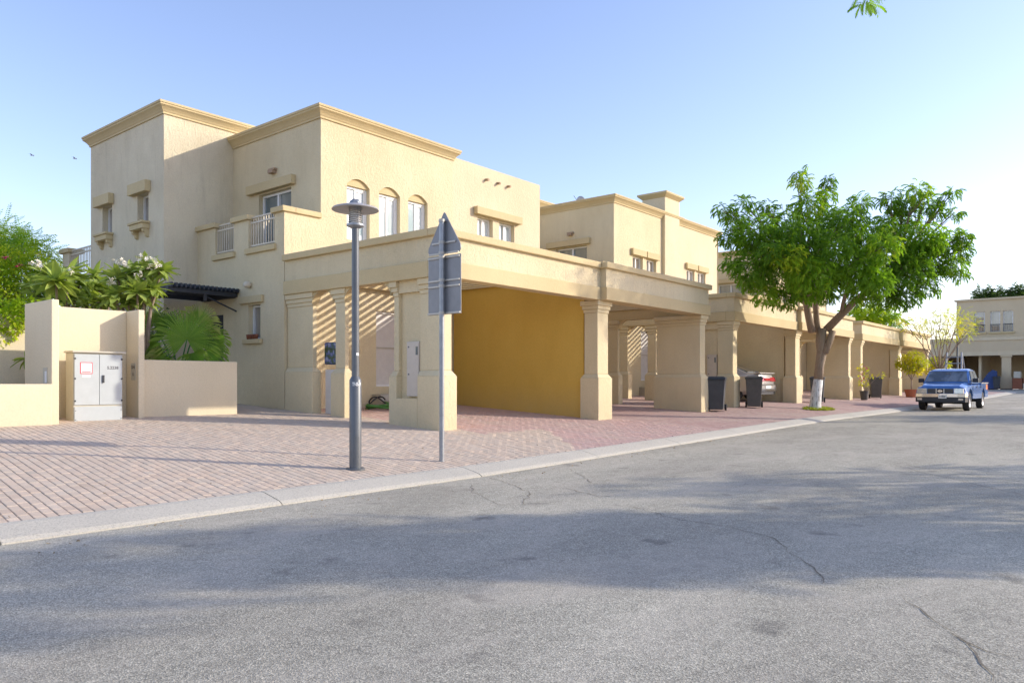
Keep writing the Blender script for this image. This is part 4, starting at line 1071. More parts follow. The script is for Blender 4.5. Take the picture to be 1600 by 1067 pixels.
# y of windows computed for the photograph: 3 openings between y 9.5 and 12.9
wins = [(8.60, 9.35), (9.55, 10.30), (10.70, 11.50)]
wall(mb, 'L', FX + 1.4, -14, 12.9, 5.2, 8.55, [(a, b, 5.75, 7.55) for a, b in wins])
mb.box(FX + 1.45, FX + 12, -14, -13.8, zg, 8.5); roof_slab(mb, FX + 1.4, FX + 12, -14, 12.9, 8.5)
mb.add([(FX + 1.4, 12.9, zg), (FX + 12, 12.9, zg), (FX + 12, 12.9, 8.5), (FX + 1.4, 12.9, 8.5)], [(0, 1, 2, 3)])
mb.add([(FX + 6.4, -14, zg), (FX + 6.4, 17, zg), (FX + 6.4, 17, 5.2), (FX + 6.4, -14, 5.2)], [(0, 1, 2, 3)])
mb.build('wall', 'far', t) if False else mb.build('wall', M.setdefault('far', m_stucco('beige_far_stucco', (.66, .55, .37), (.60, .49, .32), .2, .3)), t)
for a, b in wins:
    f = window(t, 'L', FX + 1.4, a, b, 5.75, 7.55, 'pane_grey', 0, .14, 'white', fw=.07)
    lintel(t, 'L', FX + 1.4, a - .12, b + .12, 5.58, 5.748, .12)
    m2 = MB()
    for k in range(6): u = a + .06 + (b - a - .12) * k / 5; abox(m2, 'L', FX + 1.4, u - .012, u + .012, -.05, -.03, 5.8, 6.38)
    abox(m2, 'L', FX + 1.4, a, b, -.06, -.02, 6.38, 6.42); abox(m2, 'L', FX + 1.4, a, b, -.06, -.02, 5.78, 5.80); m2.build('railing', 'black', t)
mb = MB(); mb.box(FX + 1.25, FX + 1.7, -14, 13.05, 8.552, 8.72); mb.build('coping', M['far'], t)
mb = MB(); mb.box(FX - .08, FX + 1.9, -14, 15.5, 4.95, 5.2); mb.box(FX - .05, FX + .35, -14, 15.45, 3.35 + .3, 4.0); mb.build('beam', 'stucco_pink', t)
mb = MB(); mb.box(FX, FX + .3, -14, 15.4, 4.002, 4.948); mb.build('parapet', M['far'], t)
for y in (15.0, 8.95, 2.5, -4, -10.5):
    mb = MB(); mb.box(FX, FX + .5, y - .42, y + .42, zg - .1, zg + 1.0); mb.box(FX + .05, FX + .45, y - .34, y + .34, zg + 1.002, 3.50); mb.box(FX - .03, FX + .5, y - .42, y + .42, 3.502, 3.648); mb.build('pillar', M['far'], t)
mb = MB(); mb.box(FX + .9, FX + 6.38, 10.9, 11.1, zg, 4.9); mb.build('party_wall', 'stucco_pink', t); mb = MB(); mb.box(FX + .3, FX + 6.38, 15.2, 15.4, zg, 4.0); mb.build('party_wall', 'stucco_pink', t)
mb = MB(); mb.box(FX + .35, FX + 6.4, -14, 15.4, 4.1, 4.2); mb.build('carport_roof', M['far'], t)
# tarpaulin, bins and boxes in front of it
t = thing('tarpaulin_heap', 'dark blue tarpaulin draped over something tall beside the far pillar', 'tarpaulin', (76.6, 10.2, .8))
mb = MB(); prof = [(9.55, .8), (9.6, 2.25), (9.85, 2.35), (10.15, 2.1), (10.5, 1.5), (10.95, .95), (11.0, .8)]
n = len(prof); mb.add([(76.0 + (z-.8)*.2, y, z) for y, z in prof] + [(77.2 - (z-.8)*.2, y + .04, z) for y, z in prof], [tuple(range(n)), tuple(range(2*n-1, n-1, -1))] + [(k, (k+1) % n, n+(k+1) % n, n+k) for k in range(n)]); mb.build('cover', 'clothblue', t, bevel=.05)
copy_thing(b1, (76.2, 9.55, .8), R(-80), 'dark wheelie bin at the foot of the far pillar beside the blue tarpaulin')
t = thing('crate_stack', 'brown storage boxes stacked at the right edge by the far pillar', 'crates', (76.7, 7.7, .8))
for (y0_, y1_, z0_, z1_, m_) in ((7.75, 8.45, .8, 1.7, 'clay'), (7.1, 7.7, .8, 1.25, 'cabtrim'), (7.15, 7.68, 1.252, 1.7, 'clay'), (7.85, 8.35, 1.702, 2.25, 'cabtrim')):
    mb = MB(); mb.box(76.4, 77.0, y0_, y1_, z0_, z1_); mb.build('crate', m_, t, bevel=.02)

# ------------------------------------------------------------------ vegetation
def with_tint(o, tint):
    at = o.data.attributes.new('tint', 'FLOAT', 'POINT'); at.data.foreach_set('value', np.asarray(tint, dtype=np.float32))
def big_mesh(name, V, F, mat, parent):
    me = bpy.data.meshes.new(name); me.vertices.add(len(V)); me.vertices.foreach_set('co', np.asarray(V, dtype=np.float32).ravel())
    nf, k = F.shape; me.loops.add(nf * k); me.polygons.add(nf)
    me.loops.foreach_set('vertex_index', F.astype(np.int32).ravel()); me.polygons.foreach_set('loop_start', np.arange(0, nf*k, k, dtype=np.int32))
    me.update(calc_edges=True); me.materials.append(mat); o = bpy.data.objects.new(name, me); COL.objects.link(o); o.parent = parent
    if parent: o.matrix_parent_inverse = Matrix.Translation(-Vector(parent.location))
    return o

def spray_template(pairs=8, length=.42, leaf=.11, wid=.030, droop=.9):
    """a drooping compound leaf: rachis along +x bending to -z, quads as leaflets"""
    V = []; F = []
    for k in range(pairs + 1):
        s = (k + .6) / (pairs + .6); ang = droop * s
        p = Vector((length * math.sin(ang) / droop * 1.0, 0, -length * (1 - math.cos(ang)) / droop)); tdir = Vector((math.cos(ang), 0, -math.sin(ang)))
        for sd in ((-1, 1) if k < pairs else (0,)):
            ld = (tdir * (.55 if sd else 1) + Vector((0, sd, 0)) * .8 + Vector((0, 0, -.45))).normalized()
            L = leaf * (1 - .35 * abs(s - .45)); nrm = ld.cross(Vector((0, 0, 1)) if sd else Vector((0, 1, 0))).normalized() * wid * .5
            b = len(V); V += [p, p + ld*L*.45 + nrm, p + ld*L, p + ld*L*.45 - nrm]; F.append((b, b+1, b+2, b+3))
    return np.array([tuple(v) for v in V]), np.array(F)

def scatter(tmpl, P, D, scale, rng, roll=None):
    """P positions, D outward directions (horizontal bias) -> rotated copies"""
    TV, TF = tmpl; n = len(P)
    X = D / np.linalg.norm(D, axis=1, keepdims=True)
    up = np.tile([0, 0, 1.0], (n, 1)) + rng.normal(0, .35, (n, 3))
    Y = np.cross(up, X); Y /= np.linalg.norm(Y, axis=1, keepdims=True); Zv = np.cross(X, Y)
    Rm = np.stack([X, Y, Zv], axis=2) * scale[:, None, None]
    V = np.einsum('nij,kj->nki', Rm, TV) + P[:, None, :]
    F = TF[None] + (np.arange(n) * len(TV))[:, None, None]
    return V.reshape(-1, 3), F.reshape(-1, TF.shape[1])

def blob_points(blobs, dens, rng, inner=.35):
    P = []; D = []; T = []
    for (x, y, z, r) in blobs:
        n = int(dens * r ** 2) + 3
        d = rng.normal(0, 1, (n, 3)); d /= np.linalg.norm(d, axis=1, keepdims=True)
        rr = r * (inner + (1 - inner) * rng.random(n) ** .6)
        p = np.array((x, y, z)) + d * rr[:, None] * np.array((1, 1, .85))
        h = d.copy(); h[:, 2] = h[:, 2] * .35 + rng.normal(0, .25, n); P.append(p); D.append(h + rng.normal(0, .35, (n, 3)))
        T.append(np.clip(rng.normal(.38, .2) + rng.normal(0, .12, n), 0, 1))
    return np.concatenate(P), np.concatenate(D), np.concatenate(T)

def crown(name, blobs, dens, tmpl, mat, parent, rng, sc=(.8, 1.25), inner=.35):
    P, D, T = blob_points(blobs, dens, rng, inner)
    V, F = scatter(tmpl, P, D, rng.uniform(sc[0], sc[1], len(P)), rng)
    o = big_mesh(name, V, F, M[mat], parent); with_tint(o, np.repeat(T, len(tmpl[0]))); return o

def bendy(mb, p, q, r0, r1, rng, n=7, wob=.12, nn=8):
    p, q = Vector(p), Vector(q); L = (q - p).length; pts = []
    for k in range(n + 1):
        s = k / n; w_ = math.sin(s * math.pi) * wob * L
        pts.append(p.lerp(q, s) + Vector((rng.normal(0, .25), rng.normal(0, .25), rng.normal(0, .1) + .3)) * w_ * .5)
    mb.tube(pts, [r0 + (r1 - r0) * (k / n) for k in range(n + 1)], nn)

# --- street tree. blob centres: (lateral metres from the trunk across the view, height, depth offset, radius)
TX, TY = 27.35, 8.79; TZ = gz(TX, TY)
ax = (.636, -.7716); ay = (.7716, .636)                      # across the view / away from the camera
def tb(l, h, dpt, r): return (TX + ax[0]*l + ay[0]*dpt, TY + ax[1]*l + ay[1]*dpt, h, r)
def PX(px, py, d, r):
    dd = 24.0 + d * .55; u = (px - 800) / 1195
    return (dd * (.7716 + .636*u), dd * (.636 - .7716*u), 1.3 + (598 - py) * dd / 1195, r * dd / 1195)
# hand-placed clumps
clumps = [(1252, 283, 0, 17), (1249, 272, .2, 10), (1295, 281, .5, 13), (1293, 303, .3, 15), (1266, 320, 0, 30), (1345, 318, -.4, 19), (1393, 312, .3, 22), (1412, 322, .6, 18), (1432, 300, -.5, 22), (1446, 318, .4, 22), (1462, 330, .2, 14),
          (1489, 299, .2, 11), (1477, 310, .2, 9), (1490, 334, -.2, 13), (1128, 328, .3, 14), (1163, 318, -.2, 17), (1150, 345, .5, 22), (1197, 322, .6, 14), (1140, 372, .4, 20),
          (1180, 362, -1, 40), (1225, 350, 1.2, 40), (1250, 370, -1.8, 46), (1300, 352, 1.5, 42), (1320, 350, -1.2, 40), (1365, 368, .2, 44), (1400, 350, 1.8, 36), (1440, 372, -.8, 40), (1486, 378, .4, 28), (1503, 392, .2, 18), (1507, 370, -.3, 14),
          (1145, 410, .4, 20), (1175, 420, -1.2, 38), (1215, 432, 1.0, 42), (1262, 425, -2.2, 44), (1310, 418, 2.2, 46), (1340, 425, -1.8, 46), (1385, 420, 1.4, 44), (1418, 425, -1.0, 42), (1455, 412, .8, 34), (1490, 412, -.2, 22), (1500, 432, .2, 13),
          (1195, 460, -.4, 22), (1225, 468, .6, 20), (1170, 442, .2, 16), (1290, 455, 2.4, 24), (1255, 450, 2.0, 26), (1350, 458, -.8, 28), (1385, 465, .8, 28), (1415, 462, -.4, 26), (1445, 448, .2, 22), (1370, 440, -2.6, 28), (1230, 400, -2.8, 30), (1300, 385, -2.8, 34), (1380, 385, -2.6, 32), (1270, 395, 3.0, 30), (1350, 385, 3.2, 32)]
# the crown is an open round head about nine metres wide; these numbers are metres once through tb()
blobs = [PX(*c) for c in clumps]
_r = np.random.default_rng(8)
blobs += [PX(_r.uniform(1165, 1480), _r.uniform(365, 450), _r.uniform(-3.5, 3.5), _r.uniform(20, 34)) for _ in range(10)]
def street_tree(label, blobs, dens, rng, detail=True):
    t = thing('street_tree', label, 'tree', (TX, TY, TZ), 'street trees')
    base = Vector((TX, TY, TZ - .1))
    fork = Vector(tb(.18, TZ + 2.75, 0, 0)[:3])
    mb = MB(); w1 = MB()
    b0 = base; b1_ = Vector(tb(.12, TZ + .95, 0, 0)[:3]); b2_ = Vector(tb(.02 + .10, TZ + 1.0, 0, 0)[:3])
    w1.tube([Vector(tb(-.05, TZ - .08, 0, 0)[:3]), Vector(tb(-.03, TZ + .10, 0, 0)[:3]), Vector(tb(.0, TZ + .45, 0, 0)[:3]), Vector(tb(.08, TZ + 1.02, 0, 0)[:3])], [.27, .20, .18, .16], 18)
    pts = [tb(.08, TZ + 1.021, 0, 0)[:3], tb(.13, TZ + 1.5, .02, 0)[:3], tb(.20, TZ + 2.0, 0, 0)[:3], tb(.16, TZ + 2.35, 0, 0)[:3], tb(.20, TZ + 2.8, 0, 0)[:3]]
    mb.tube(pts, [.16, .15, .175, .17, .16], 18)
    wh = w1.build('whitewashed_base', 'wbark', t, True)
    mb.tube([tb(.25, TZ + 1.95, -.1, 0)[:3], tb(.42, TZ + 2.35, -.12, 0)[:3], tb(.52, TZ + 2.72, -.15, 0)[:3]], [.13, .12, .11], 12)    # sawn stub
    limbs = [((-.15, 2.7, 0), (-.55, 3.7, -.5), (-1.0, 4.6, -1.3), .13), ((.1, 2.7, .1), (-.1, 3.6, -.2), (.15, 4.6, -.8), .11), ((.35, 2.75, 0), (1.1, 3.7, -.6), (1.9, 4.6, -1.7), .14), ((.75, 3.35, -.35), (.72, 3.9, -.7), (.68, 4.7, -1.4), .08)]
    tips = []
    for a_, b_, c_, r_ in limbs:
        q = [tb(p[0], TZ + p[1], p[2], 0)[:3] for p in (a_, b_, c_)]
        m1 = Vector(q[0]).lerp(Vector(q[1]), .5) + Vector((.03, .02, 0)); m2 = Vector(q[1]).lerp(Vector(q[2]), .5) - Vector((.04, 0, 0))
        mb.tube([q[0], m1, q[1], m2, q[2]], [r_, r_*.92, r_*.85, r_*.75, r_*.62], 12); tips.append((Vector(q[2]), r_ * .6)); tips.append((Vector(q[1]), r_ * .6))
    tr = mb.build('trunk', 'bark', t, True)
    br = MB()
    for (x, y, z, r_) in blobs:
        p = Vector((x, y, z)); tp, tr_ = min(tips, key=lambda q: (q[0] - p).length + max(0, q[0].z - p.z) * 1.5)
        bendy(br, tp, p, tr_ * .75, .012, rng, 6, .12, 6)
        for k in range(3):
            d = Vector(rng.normal(0, 1, 3)).normalized() * r_ * .8; bendy(br, tp.lerp(p, .7), p + d, .018, .006, rng, 4, .1, 5)
    br.build('branches', 'bark', t, True)
    crown('foliage', [(x, y, z, q*.84) for x, y, z, q in blobs], dens, spray_template(6, .22, .085, .034, 1.4), 'leaf', t, rng, (.7, 1.2), .25)
    return t
tree1 = street_tree('leafy green street tree with a whitewashed trunk base standing near the kerb', blobs, 900, np.random.default_rng(11))
# grass patch at its foot
rng = np.random.default_rng(5)
n = 900; th = rng.random(n) * 6.28; rr = np.sqrt(rng.random(n)); P = np.stack([TX - .05 + .95*rr*np.cos(th), TY - .1 + .45*rr*np.sin(th), np.zeros(n)], 1)
P[:, 2] = [gz(a, b) for a, b, _ in P]
gt = (np.array([(0, -.012, 0), (.07, 0, .03), (0, .012, 0), (0, -.012, 0), (-.02, .05, .06), (0, .012, 0)]), np.array([(0, 1, 2), (3, 4, 5)]))
D = rng.normal(0, 1, (n, 3)); D[:, 2] = .5 + rng.random(n)*.8
V_, F_ = scatter(gt, P, D, rng.uniform(.7, 1.5, n), rng); g_ = big_mesh('grass', V_, F_, M['grass'], None); with_tint(g_, np.repeat(rng.random(n), 6)); tag(g_, 'patch of yellow-green grass round the foot of the whitewashed tree', 'grass', kind='stuff')

# --- trees across the road, outside the frame: they throw the shade seen on the road; the tall one is added to shade the carport
def simple_tree(label, x, y, z0, blobs, dens, rng, mat='leaf', tr=.14, lean=(0, 0), fork=1.8, group=None, tmpl=None, name='street_tree', bark='bark', sc=(.75, 1.3), inner=.3, cat='tree'):
    t = thing(name, label, cat, (x, y, z0), group)
    f = Vector((x + lean[0], y + lean[1], z0 + fork)); mb = MB()
    mb.tube([(x, y, z0 - .1), (x + lean[0]*.3, y + lean[1]*.3, z0 + fork*.4), f], [tr*1.25, tr, tr*.85], 12); mb.build('trunk', bark, t, True)
    br = MB()
    for b in blobs:
        p = Vector(b[:3]); bendy(br, f, p, tr*.5, .012, rng, 6, .14, 6)
        for k in range(2):
            d = Vector(rng.normal(0, 1, 3)).normalized() * b[3] * .85; bendy(br, f.lerp(p, .7), p + d, .02, .006, rng, 4, .1, 5)
    br.build('branches', bark, t, True)
    crown('foliage', blobs, dens, tmpl or spray_template(7, .46, .145, .046, 1.1), mat, t, rng, sc, inner); return t
def rb(cx, cy, cz, sx_, sy_, sz_, n, r, rng): return [(cx + rng.normal(0, sx_), cy + rng.normal(0, sy_), cz + rng.normal(0, sz_), r * rng.uniform(.7, 1.3)) for _ in range(n)]
r2 = np.random.default_rng(21)
OFF = 'street trees'
simple_tree('tree across the road, first from the camera', 12.3, -4, 0, rb(12.3, -4.0, 4.3, .55, .55, 1.2, 20, .75, r2), 150, r2, group=OFF)
simple_tree('thin tree across the road, second from the camera', 17.8, -5.2, 0, rb(17.8, -5.2, 4.1, 1.0, 1.1, .9, 15, .5, r2), 110, r2, group=OFF)
simple_tree('unseen tall tree added across the road to shade the end bay of the nearest carport', 29.6, -.4, zroad(26), rb(28.2, .5, 9.7, .9, .6, .35, 12, .75, np.random.default_rng(77)), 120, np.random.default_rng(78), group=OFF, fork=5.5, tr=.2)  # high crown added out of view for more shade on the end bay parapet
simple_tree('low tree across the road beyond the frame edge', 33.6, -3, zroad(31), rb(33.6, -3, 3.7, 1.3, 1.0, .5, 14, .8, r2), 130, r2, group=OFF)
te = simple_tree('tree overhead with a twig hanging into the top right of the picture', 9.5, -8, 0, rb(9.2, -7, 7.8, .8, .8, .5, 10, .8, r2), 70, r2, group=OFF, fork=4.5, tr=.18)
mb = MB(); mb.tube([(9.2, -7, 7.3), (9.2, -3.6, 7.9), (9.3, -1.2, 7.7), (9.4, 1.0, 7.1), (9.62, 2.3, 6.25), (9.62, 2.5, 5.84)], [.06, .05, .035, .02, .009, .004], 7); mb.build('hanging_twig', 'bark', te, True)
crown('twig_foliage', [(9.60, 2.49, 5.80, .09), (9.64, 2.50, 5.88, .09)], 900, spray_template(6, .17, .07, .022, 1.2), 'leaf', te, r2, (.8, 1.2))

# --- thin yellow tree and shrubs by the far carport
r3 = np.random.default_rng(31)
def V3(px, py, d): # direction-free helper: point at view depth d given as lateral/height ratios
    u = (px - 800) / 1195; return (d * (.7716 + .636*u), d * (.636 - .7716*u), 1.3 + (598 - py) * d / 1195)
yb = [(*V3(px, py, 42 + dd), r) for px, py, dd, r in ((1440, 510, 0, .55), (1452, 500, 1, .5), (1470, 488, -1, .5), (1462, 515, .5, .5), (1482, 498, 0, .6), (1495, 510, -1, .6), (1500, 495, .5, .5), (1512, 505, 0, .5), (1485, 520, 1, .55), (1425, 505, -.5, .5), (1508, 520, 0, .45), (1410, 500, .5, .4), (1470, 528, .5, .4))]
bx = V3(1458, 612, 42)
yt = simple_tree('sparse small-leaved tree with orange-yellow leaves behind the blue pickup', bx[0], bx[1], gz(bx[0], bx[1]), yb, 170, r3, 'leaf_yellow', .07, (.2, -.3), 1.3, group=None, tmpl=spray_template(6, .34, .075, .03, .5), name='sparse_tree', sc=(.8, 1.2), inner=.1)
yb = [(*V3(px, py, 41), r) for px, py, r in ((1413, 565, .42), (1428, 558, .48), (1438, 568, .4), (1420, 575, .36), (1432, 578, .36), (1408, 570, .3))]
bx = V3(1424, 612, 41); bx = (bx[0], 9.55)
def pot(x, y, r, h, mat, t):
    z = gz(x, y); mb = MB(); mb.lathe(x, y, [(0, z), (r*.72, z), (r*.98, z + h*.9), (r*1.05, z + h*.9), (r*1.05, z + h), (r*.9, z + h), (r*.88, z + h*.88), (0, z + h*.88)], 20); return mb.build('pot', mat, t, auto=True)
def shrub_leaf():
    return (np.array([(0, 0, 0), (.05, .028, -.01), (.11, 0, -.035), (.05, -.028, -.01)]), np.array([(0, 1, 2, 3)]))
t = simple_tree('round yellow-green shrub in a terracotta pot beside the blue pickup', bx[0], bx[1], gz(*bx) + .35, yb, 2200, r3, 'leaf_yellow', .035, (0, 0), .55, tmpl=shrub_leaf(), name='potted_shrub', sc=(.9, 1.5), inner=.2, cat='potted plant')
pot(bx[0], bx[1], .36, .42, 'terra', t)
yb = [(*V3(px, py, 44), r) for px, py, r in ((1462, 565, .4), (1475, 570, .4), (1455, 578, .4), (1470, 580, .4))]
bx = V3(1466, 605, 44)
t = simple_tree('second yellow-green shrub just behind the pickup roof', bx[0], bx[1], gz(bx[0], bx[1]), yb, 2200, r3, 'leaf_yellow', .035, (0, 0), .5, tmpl=shrub_leaf(), name='shrub', sc=(.9, 1.5), inner=.2, cat='shrub')
# pink-flowered pot plant
px_, py_ = 37.75, 9.95
t = thing('potted_plant', 'spindly pink-flowered plant in a dark pot by the carport end pier', 'potted plant', (px_, py_, gz(px_, py_)))
pot(px_, py_, .2, .42, 'bin2', t); z0 = gz(px_, py_) + .38
mb = MB(); tips = []
for k in range(7):
    e = Vector((px_ + r3.normal(0, .28), py_ + r3.normal(0, .2), z0 + r3.uniform(.5, 1.25))); bendy(mb, (px_, py_, z0), e, .012, .005, r3, 5, .15, 5); tips.append(e)
mb.build('stems', 'bark', t)
crown('foliage', [(e.x, e.y, e.z - .12, .16) for e in tips] + [(px_, py_, z0 + .35, .2)], 900, shrub_leaf(), 'leaf_yellow', t, r3, (.8, 1.3))
for e in tips[:3]: crown('flower', [(e.x, e.y, e.z, .1)], 1500, shrub_leaf(), 'flower_pink', t, r3, (.6, 1))
# green trees beyond
r4 = np.random.default_rng(41)
leafq = spray_template(5, .6, .25, .09, .9)
bl = [(*V3(px, py, 62), r) for px, py, r in ((1345, 490, .8), (1360, 486, .9), (1378, 490, .8), (1392, 492, .6), (1400, 500, .6), (1352, 500, .9), (1330, 492, .7))]
bx = V3(1368, 590, 62); simple_tree('bright green tree above the roof of the farthest carport', bx[0], bx[1], .5, bl, 120, r4, 'leaf_bright', .15, (0, 0), 3.5, tmpl=leafq, name='tree')
for i, (c0, c1_, lab) in enumerate(((1548, 460, 'dark feathery treetop behind the far house roof'), (1595, 458, 'dark treetop at the right edge behind the far house roof'))):
    bl = [(*V3(c0 + r4.uniform(-19, 19), c1_ + r4.uniform(-7, 6), 100), r4.uniform(.7, 1.1)) for _ in range(12)]
    bx = V3(c0, 590, 100); simple_tree(lab, bx[0], bx[1], .5, bl, 60, r4, 'leaf_dark', .2, (0, 0), 8, group='treetops behind the far house', tmpl=leafq, name='tree')

# --- garden behind the left walls
r5 = np.random.default_rng(51)
bl = [(*V3(px, py, 19 + r5.uniform(-.6, .6)), r) for px, py, r in ((-30, 440, .9), (0, 415, .6), (10, 450, .7), (35, 430, .5), (45, 470, .5), (20, 480, .7), (-10, 490, .9), (60, 440, .35), (75, 420, .3), (0, 510, .7), (30, 400, .4), (55, 408, .3), (-60, 400, .9), (70, 470, .4))]
bx = V3(10, 600, 19)
bl += [(*V3(px, py, 14.8), r) for px, py, r in ((-5, 492, .42), (18, 500, .30), (30, 488, .26), (-20, 515, .4), (42, 480, .24), (8, 520, .2), (-10, 540, .25))]
t = simple_tree('bright green bougainvillea hedge spilling over the boundary wall at the far left', bx[0], bx[1], .8, bl, 3200, r5, 'leaf_bright', .06, (0, 0), 1.4, tmpl=shrub_leaf(), name='bougainvillea', sc=(.6, 1.1), inner=.55, cat='shrub')
for px, py in ((12, 402), (30, 414)):
    c = V3(px, py, 18.3); crown('flower', [(*c, .08)], 1300, shrub_leaf(), 'flower_pink', t, r5, (.5, .9))
bl = [(*V3(px, py, 25 + r5.uniform(-1, 1)), r) for px, py, r in ((-20, 380, .9), (5, 372, .7), (20, 378, .6), (35, 385, .5), (-5, 395, .7), (60, 402, .4), (78, 398, .3), (25, 368, .25), (-40, 385, .8))]
bx = V3(5, 590, 25)
simple_tree('dark feathery-leaved tree rising behind the bougainvillea', bx[0], bx[1], .8, bl, 320, r5, 'leaf', .12, (0, 0), 2, tmpl=spray_template(9, .55, .10, .03, .5), name='feathery_tree', inner=.3)

def big_leaf(L=.30, W=.092):
    V = []; F = []; n = 5
    for k in range(n + 1):
        s = k / n; wv = W * math.sin(math.pi * min(1, .12 + s * .93)) ** .7 * (1 if k < n else .05); x = L * s; z = -.22 * L * s * s
        V += [(x, -wv/2, z + .012), (x, 0, z), (x, wv/2, z + .012)]
    for k in range(n):
        b = 3*k; F += [(b, b+3, b+4, b+1), (b+1, b+4, b+5, b+2)]
    me = bpy.data.meshes.new('leaf'); me.from_pydata(V, [], F); me.materials.append(M['leaf_frangi'])
    me.attributes.new('tint', 'FLOAT', 'POINT').data.foreach_set('value', [.1] * len(V))
    me.polygons.foreach_set('use_smooth', [True] * len(F)); return me
LM = big_leaf()
def frangipani(label, x, y, z0, heads, rng, fl=()):
    t = thing('frangipani', label, 'frangipani', (x, y, z0), 'frangipani shrubs behind the wall')
    mb = MB()
    for h in heads: bendy(mb, (x, y, z0), h[:3], .045, .022, rng, 6, .1, 7)
    mb.build('stem', 'bark', t, True)
    for (hx, hy, hz, n, R_) in heads:
        n = int(n * 1.3)
        for k in range(n):
            th = k * 2.4 + rng.uniform(-.2, .2); el = rng.uniform(-.45, 1.15) if k % 3 else rng.uniform(-.8, .1)
            o = bpy.data.objects.new('leaf', LM); COL.objects.link(o); o.parent = t; o.matrix_parent_inverse = Matrix.Translation(-Vector(t.location))
            o.location = (hx, hy, hz + rng.uniform(-.05, .03)); s = R_ / .26 * rng.uniform(.8, 1.15)
            o.rotation_euler = (rng.normal(0, .3), -el, th); o.scale = (s, s * rng.uniform(.9, 1.3), s)
    for (fx, fy, fz) in fl:
        P = np.array((fx, fy, fz)) + rng.normal(0, .035, (9, 3)); D = rng.normal(0, 1, (9, 3)); D[:, 2] = abs(D[:, 2]) + .3
        st = []; sf = []
        for q in range(5):
            a = q * 1.2566; c_, s_q = math.cos(a), math.sin(a); b = len(st)
            st += [(0, 0, 0), (.015, .03*c_ - .012*s_q, .03*s_q + .012*c_), (.012, .045*c_, .045*s_q), (.015, .03*c_ + .012*s_q, .03*s_q - .012*c_)]; sf.append((b, b+1, b+2, b+3))
        V_, F_ = scatter((np.array(st), np.array(sf)), P, D, np.full(9, 1.0), rng); big_mesh('flower_cluster', V_, F_, M['flower_white'], t)
    return t
r6 = np.random.default_rng(61)
hd = lambda px, py, d, n, r: (*V3(px, py, d), n, r)
frangipani('frangipani with a big star of pale leaves above the left wing wall', *V3(85, 520, 15.6)[:2], 1.1,
    [hd(88, 440, 15.0, 34, .42), hd(70, 428, 15.6, 20, .34), hd(108, 425, 15.6, 22, .34), hd(60, 462, 15.8, 18, .32), hd(112, 462, 15.8, 22, .34), hd(48, 525, 15.4, 14, .3), hd(125, 440, 16, 18, .32), hd(90, 470, 15.6, 18, .32), hd(52, 445, 16, 18, .3), hd(44, 560, 14.6, 12, .28)], r6,
    [V3(52, 414, 15.4), V3(63, 410, 15.4), V3(65, 418, 15.3), V3(112, 425, 15.2)])
frangipani('darker shaded frangipani between the two pale ones', *V3(148, 520, 16.6)[:2], 1.1,
    [hd(140, 455, 16.6, 22, .33), hd(155, 445, 16.8, 22, .33), hd(135, 475, 16.4, 18, .32), hd(160, 470, 16.6, 22, .33), hd(148, 432, 17, 18, .33), hd(128, 465, 16.9, 16, .3), hd(172, 455, 17, 16, .3)], r6)
frangipani('frangipani topped with clusters of white flowers above the recessed wall', *V3(215, 520, 16.2)[:2], 1.1,
    [hd(185, 435, 15.9, 26, .33), hd(205, 425, 16.1, 22, .32), hd(228, 418, 16, 22, .3), hd(250, 422, 16, 22, .32), hd(180, 462, 15.7, 28, .36), hd(215, 455, 15.8, 28, .36), hd(240, 450, 16, 26, .33), hd(200, 472, 15.9, 20, .3), hd(228, 468, 16.1, 18, .3)], r6,
    [V3(170, 441, 15.6), V3(176, 440, 15.6), V3(184, 412, 15.8), V3(196, 414, 15.8), V3(220, 405, 15.8), V3(232, 406, 15.8), V3(243, 409, 15.8), V3(218, 430, 15.7), V3(246, 417, 15.7), V3(190, 410, 15.8), V3(237, 414, 15.7)])

# fan palm: each fan leaf is a part made of folded rays
def fan(parent, c, R_, normal, up, rng, spread=R(300), n=46, lab=None):
    nrm = Vector(normal).normalized(); upv = (Vector(up) - nrm * Vector(up).dot(nrm)).normalized(); rt = upv.cross(nrm)
    c = Vector(c); V = []; F = []; T = []
    for k in range(n):
        a = -spread/2 + spread * (k + .5) / n; w2 = spread / n / 2 * .96
        def dirv(a_): return upv * math.cos(a_) + rt * math.sin(a_)
        L = R_ * (1 - .12 * abs(a) / (spread/2)) * rng.uniform(.93, 1.05); fuse = .50 * L; dr = rng.uniform(.02, .14)
        b = len(V); d0, dm, d1 = dirv(a - w2), dirv(a), dirv(a + w2)
        V += [c, c + d0*fuse - nrm*.0, c + dm*fuse + nrm*.022, c + d1*fuse, c + dm*L*.86 + d0*0 - d0.cross(nrm)*0 + (d0 - dm)*fuse*.25 - Vector((0, 0, dr*.4)), c + dm*L - Vector((0, 0, dr)) - nrm*.03, c + dm*L*.86 + (d1 - dm)*fuse*.25 - Vector((0, 0, dr*.4))]
        F += [(b, b+1, b+2), (b, b+2, b+3), (b+1, b+4, b+2), (b+2, b+4, b+5), (b+2, b+5, b+6), (b+2, b+6, b+3)]
        t_ = rng.uniform(.2, .5); T += [t_ - .1, t_, t_, t_, t_ + .15, t_ + .35, t_ + .15]
    o = mesh_obj('fan_leaf', V, F, M['leaf_palm'], parent); with_tint(o, T)
    if lab: o['label'] = lab
    return o
px0, py0 = 8.15, 16.0
t = thing('fan_palm', 'fan palm with large green fan leaves behind the waist-high wall', 'palm', (px0, py0, 1.25))
r7 = np.random.default_rng(71); mb = MB()
tocam = Vector((-.5, -.85, .1))
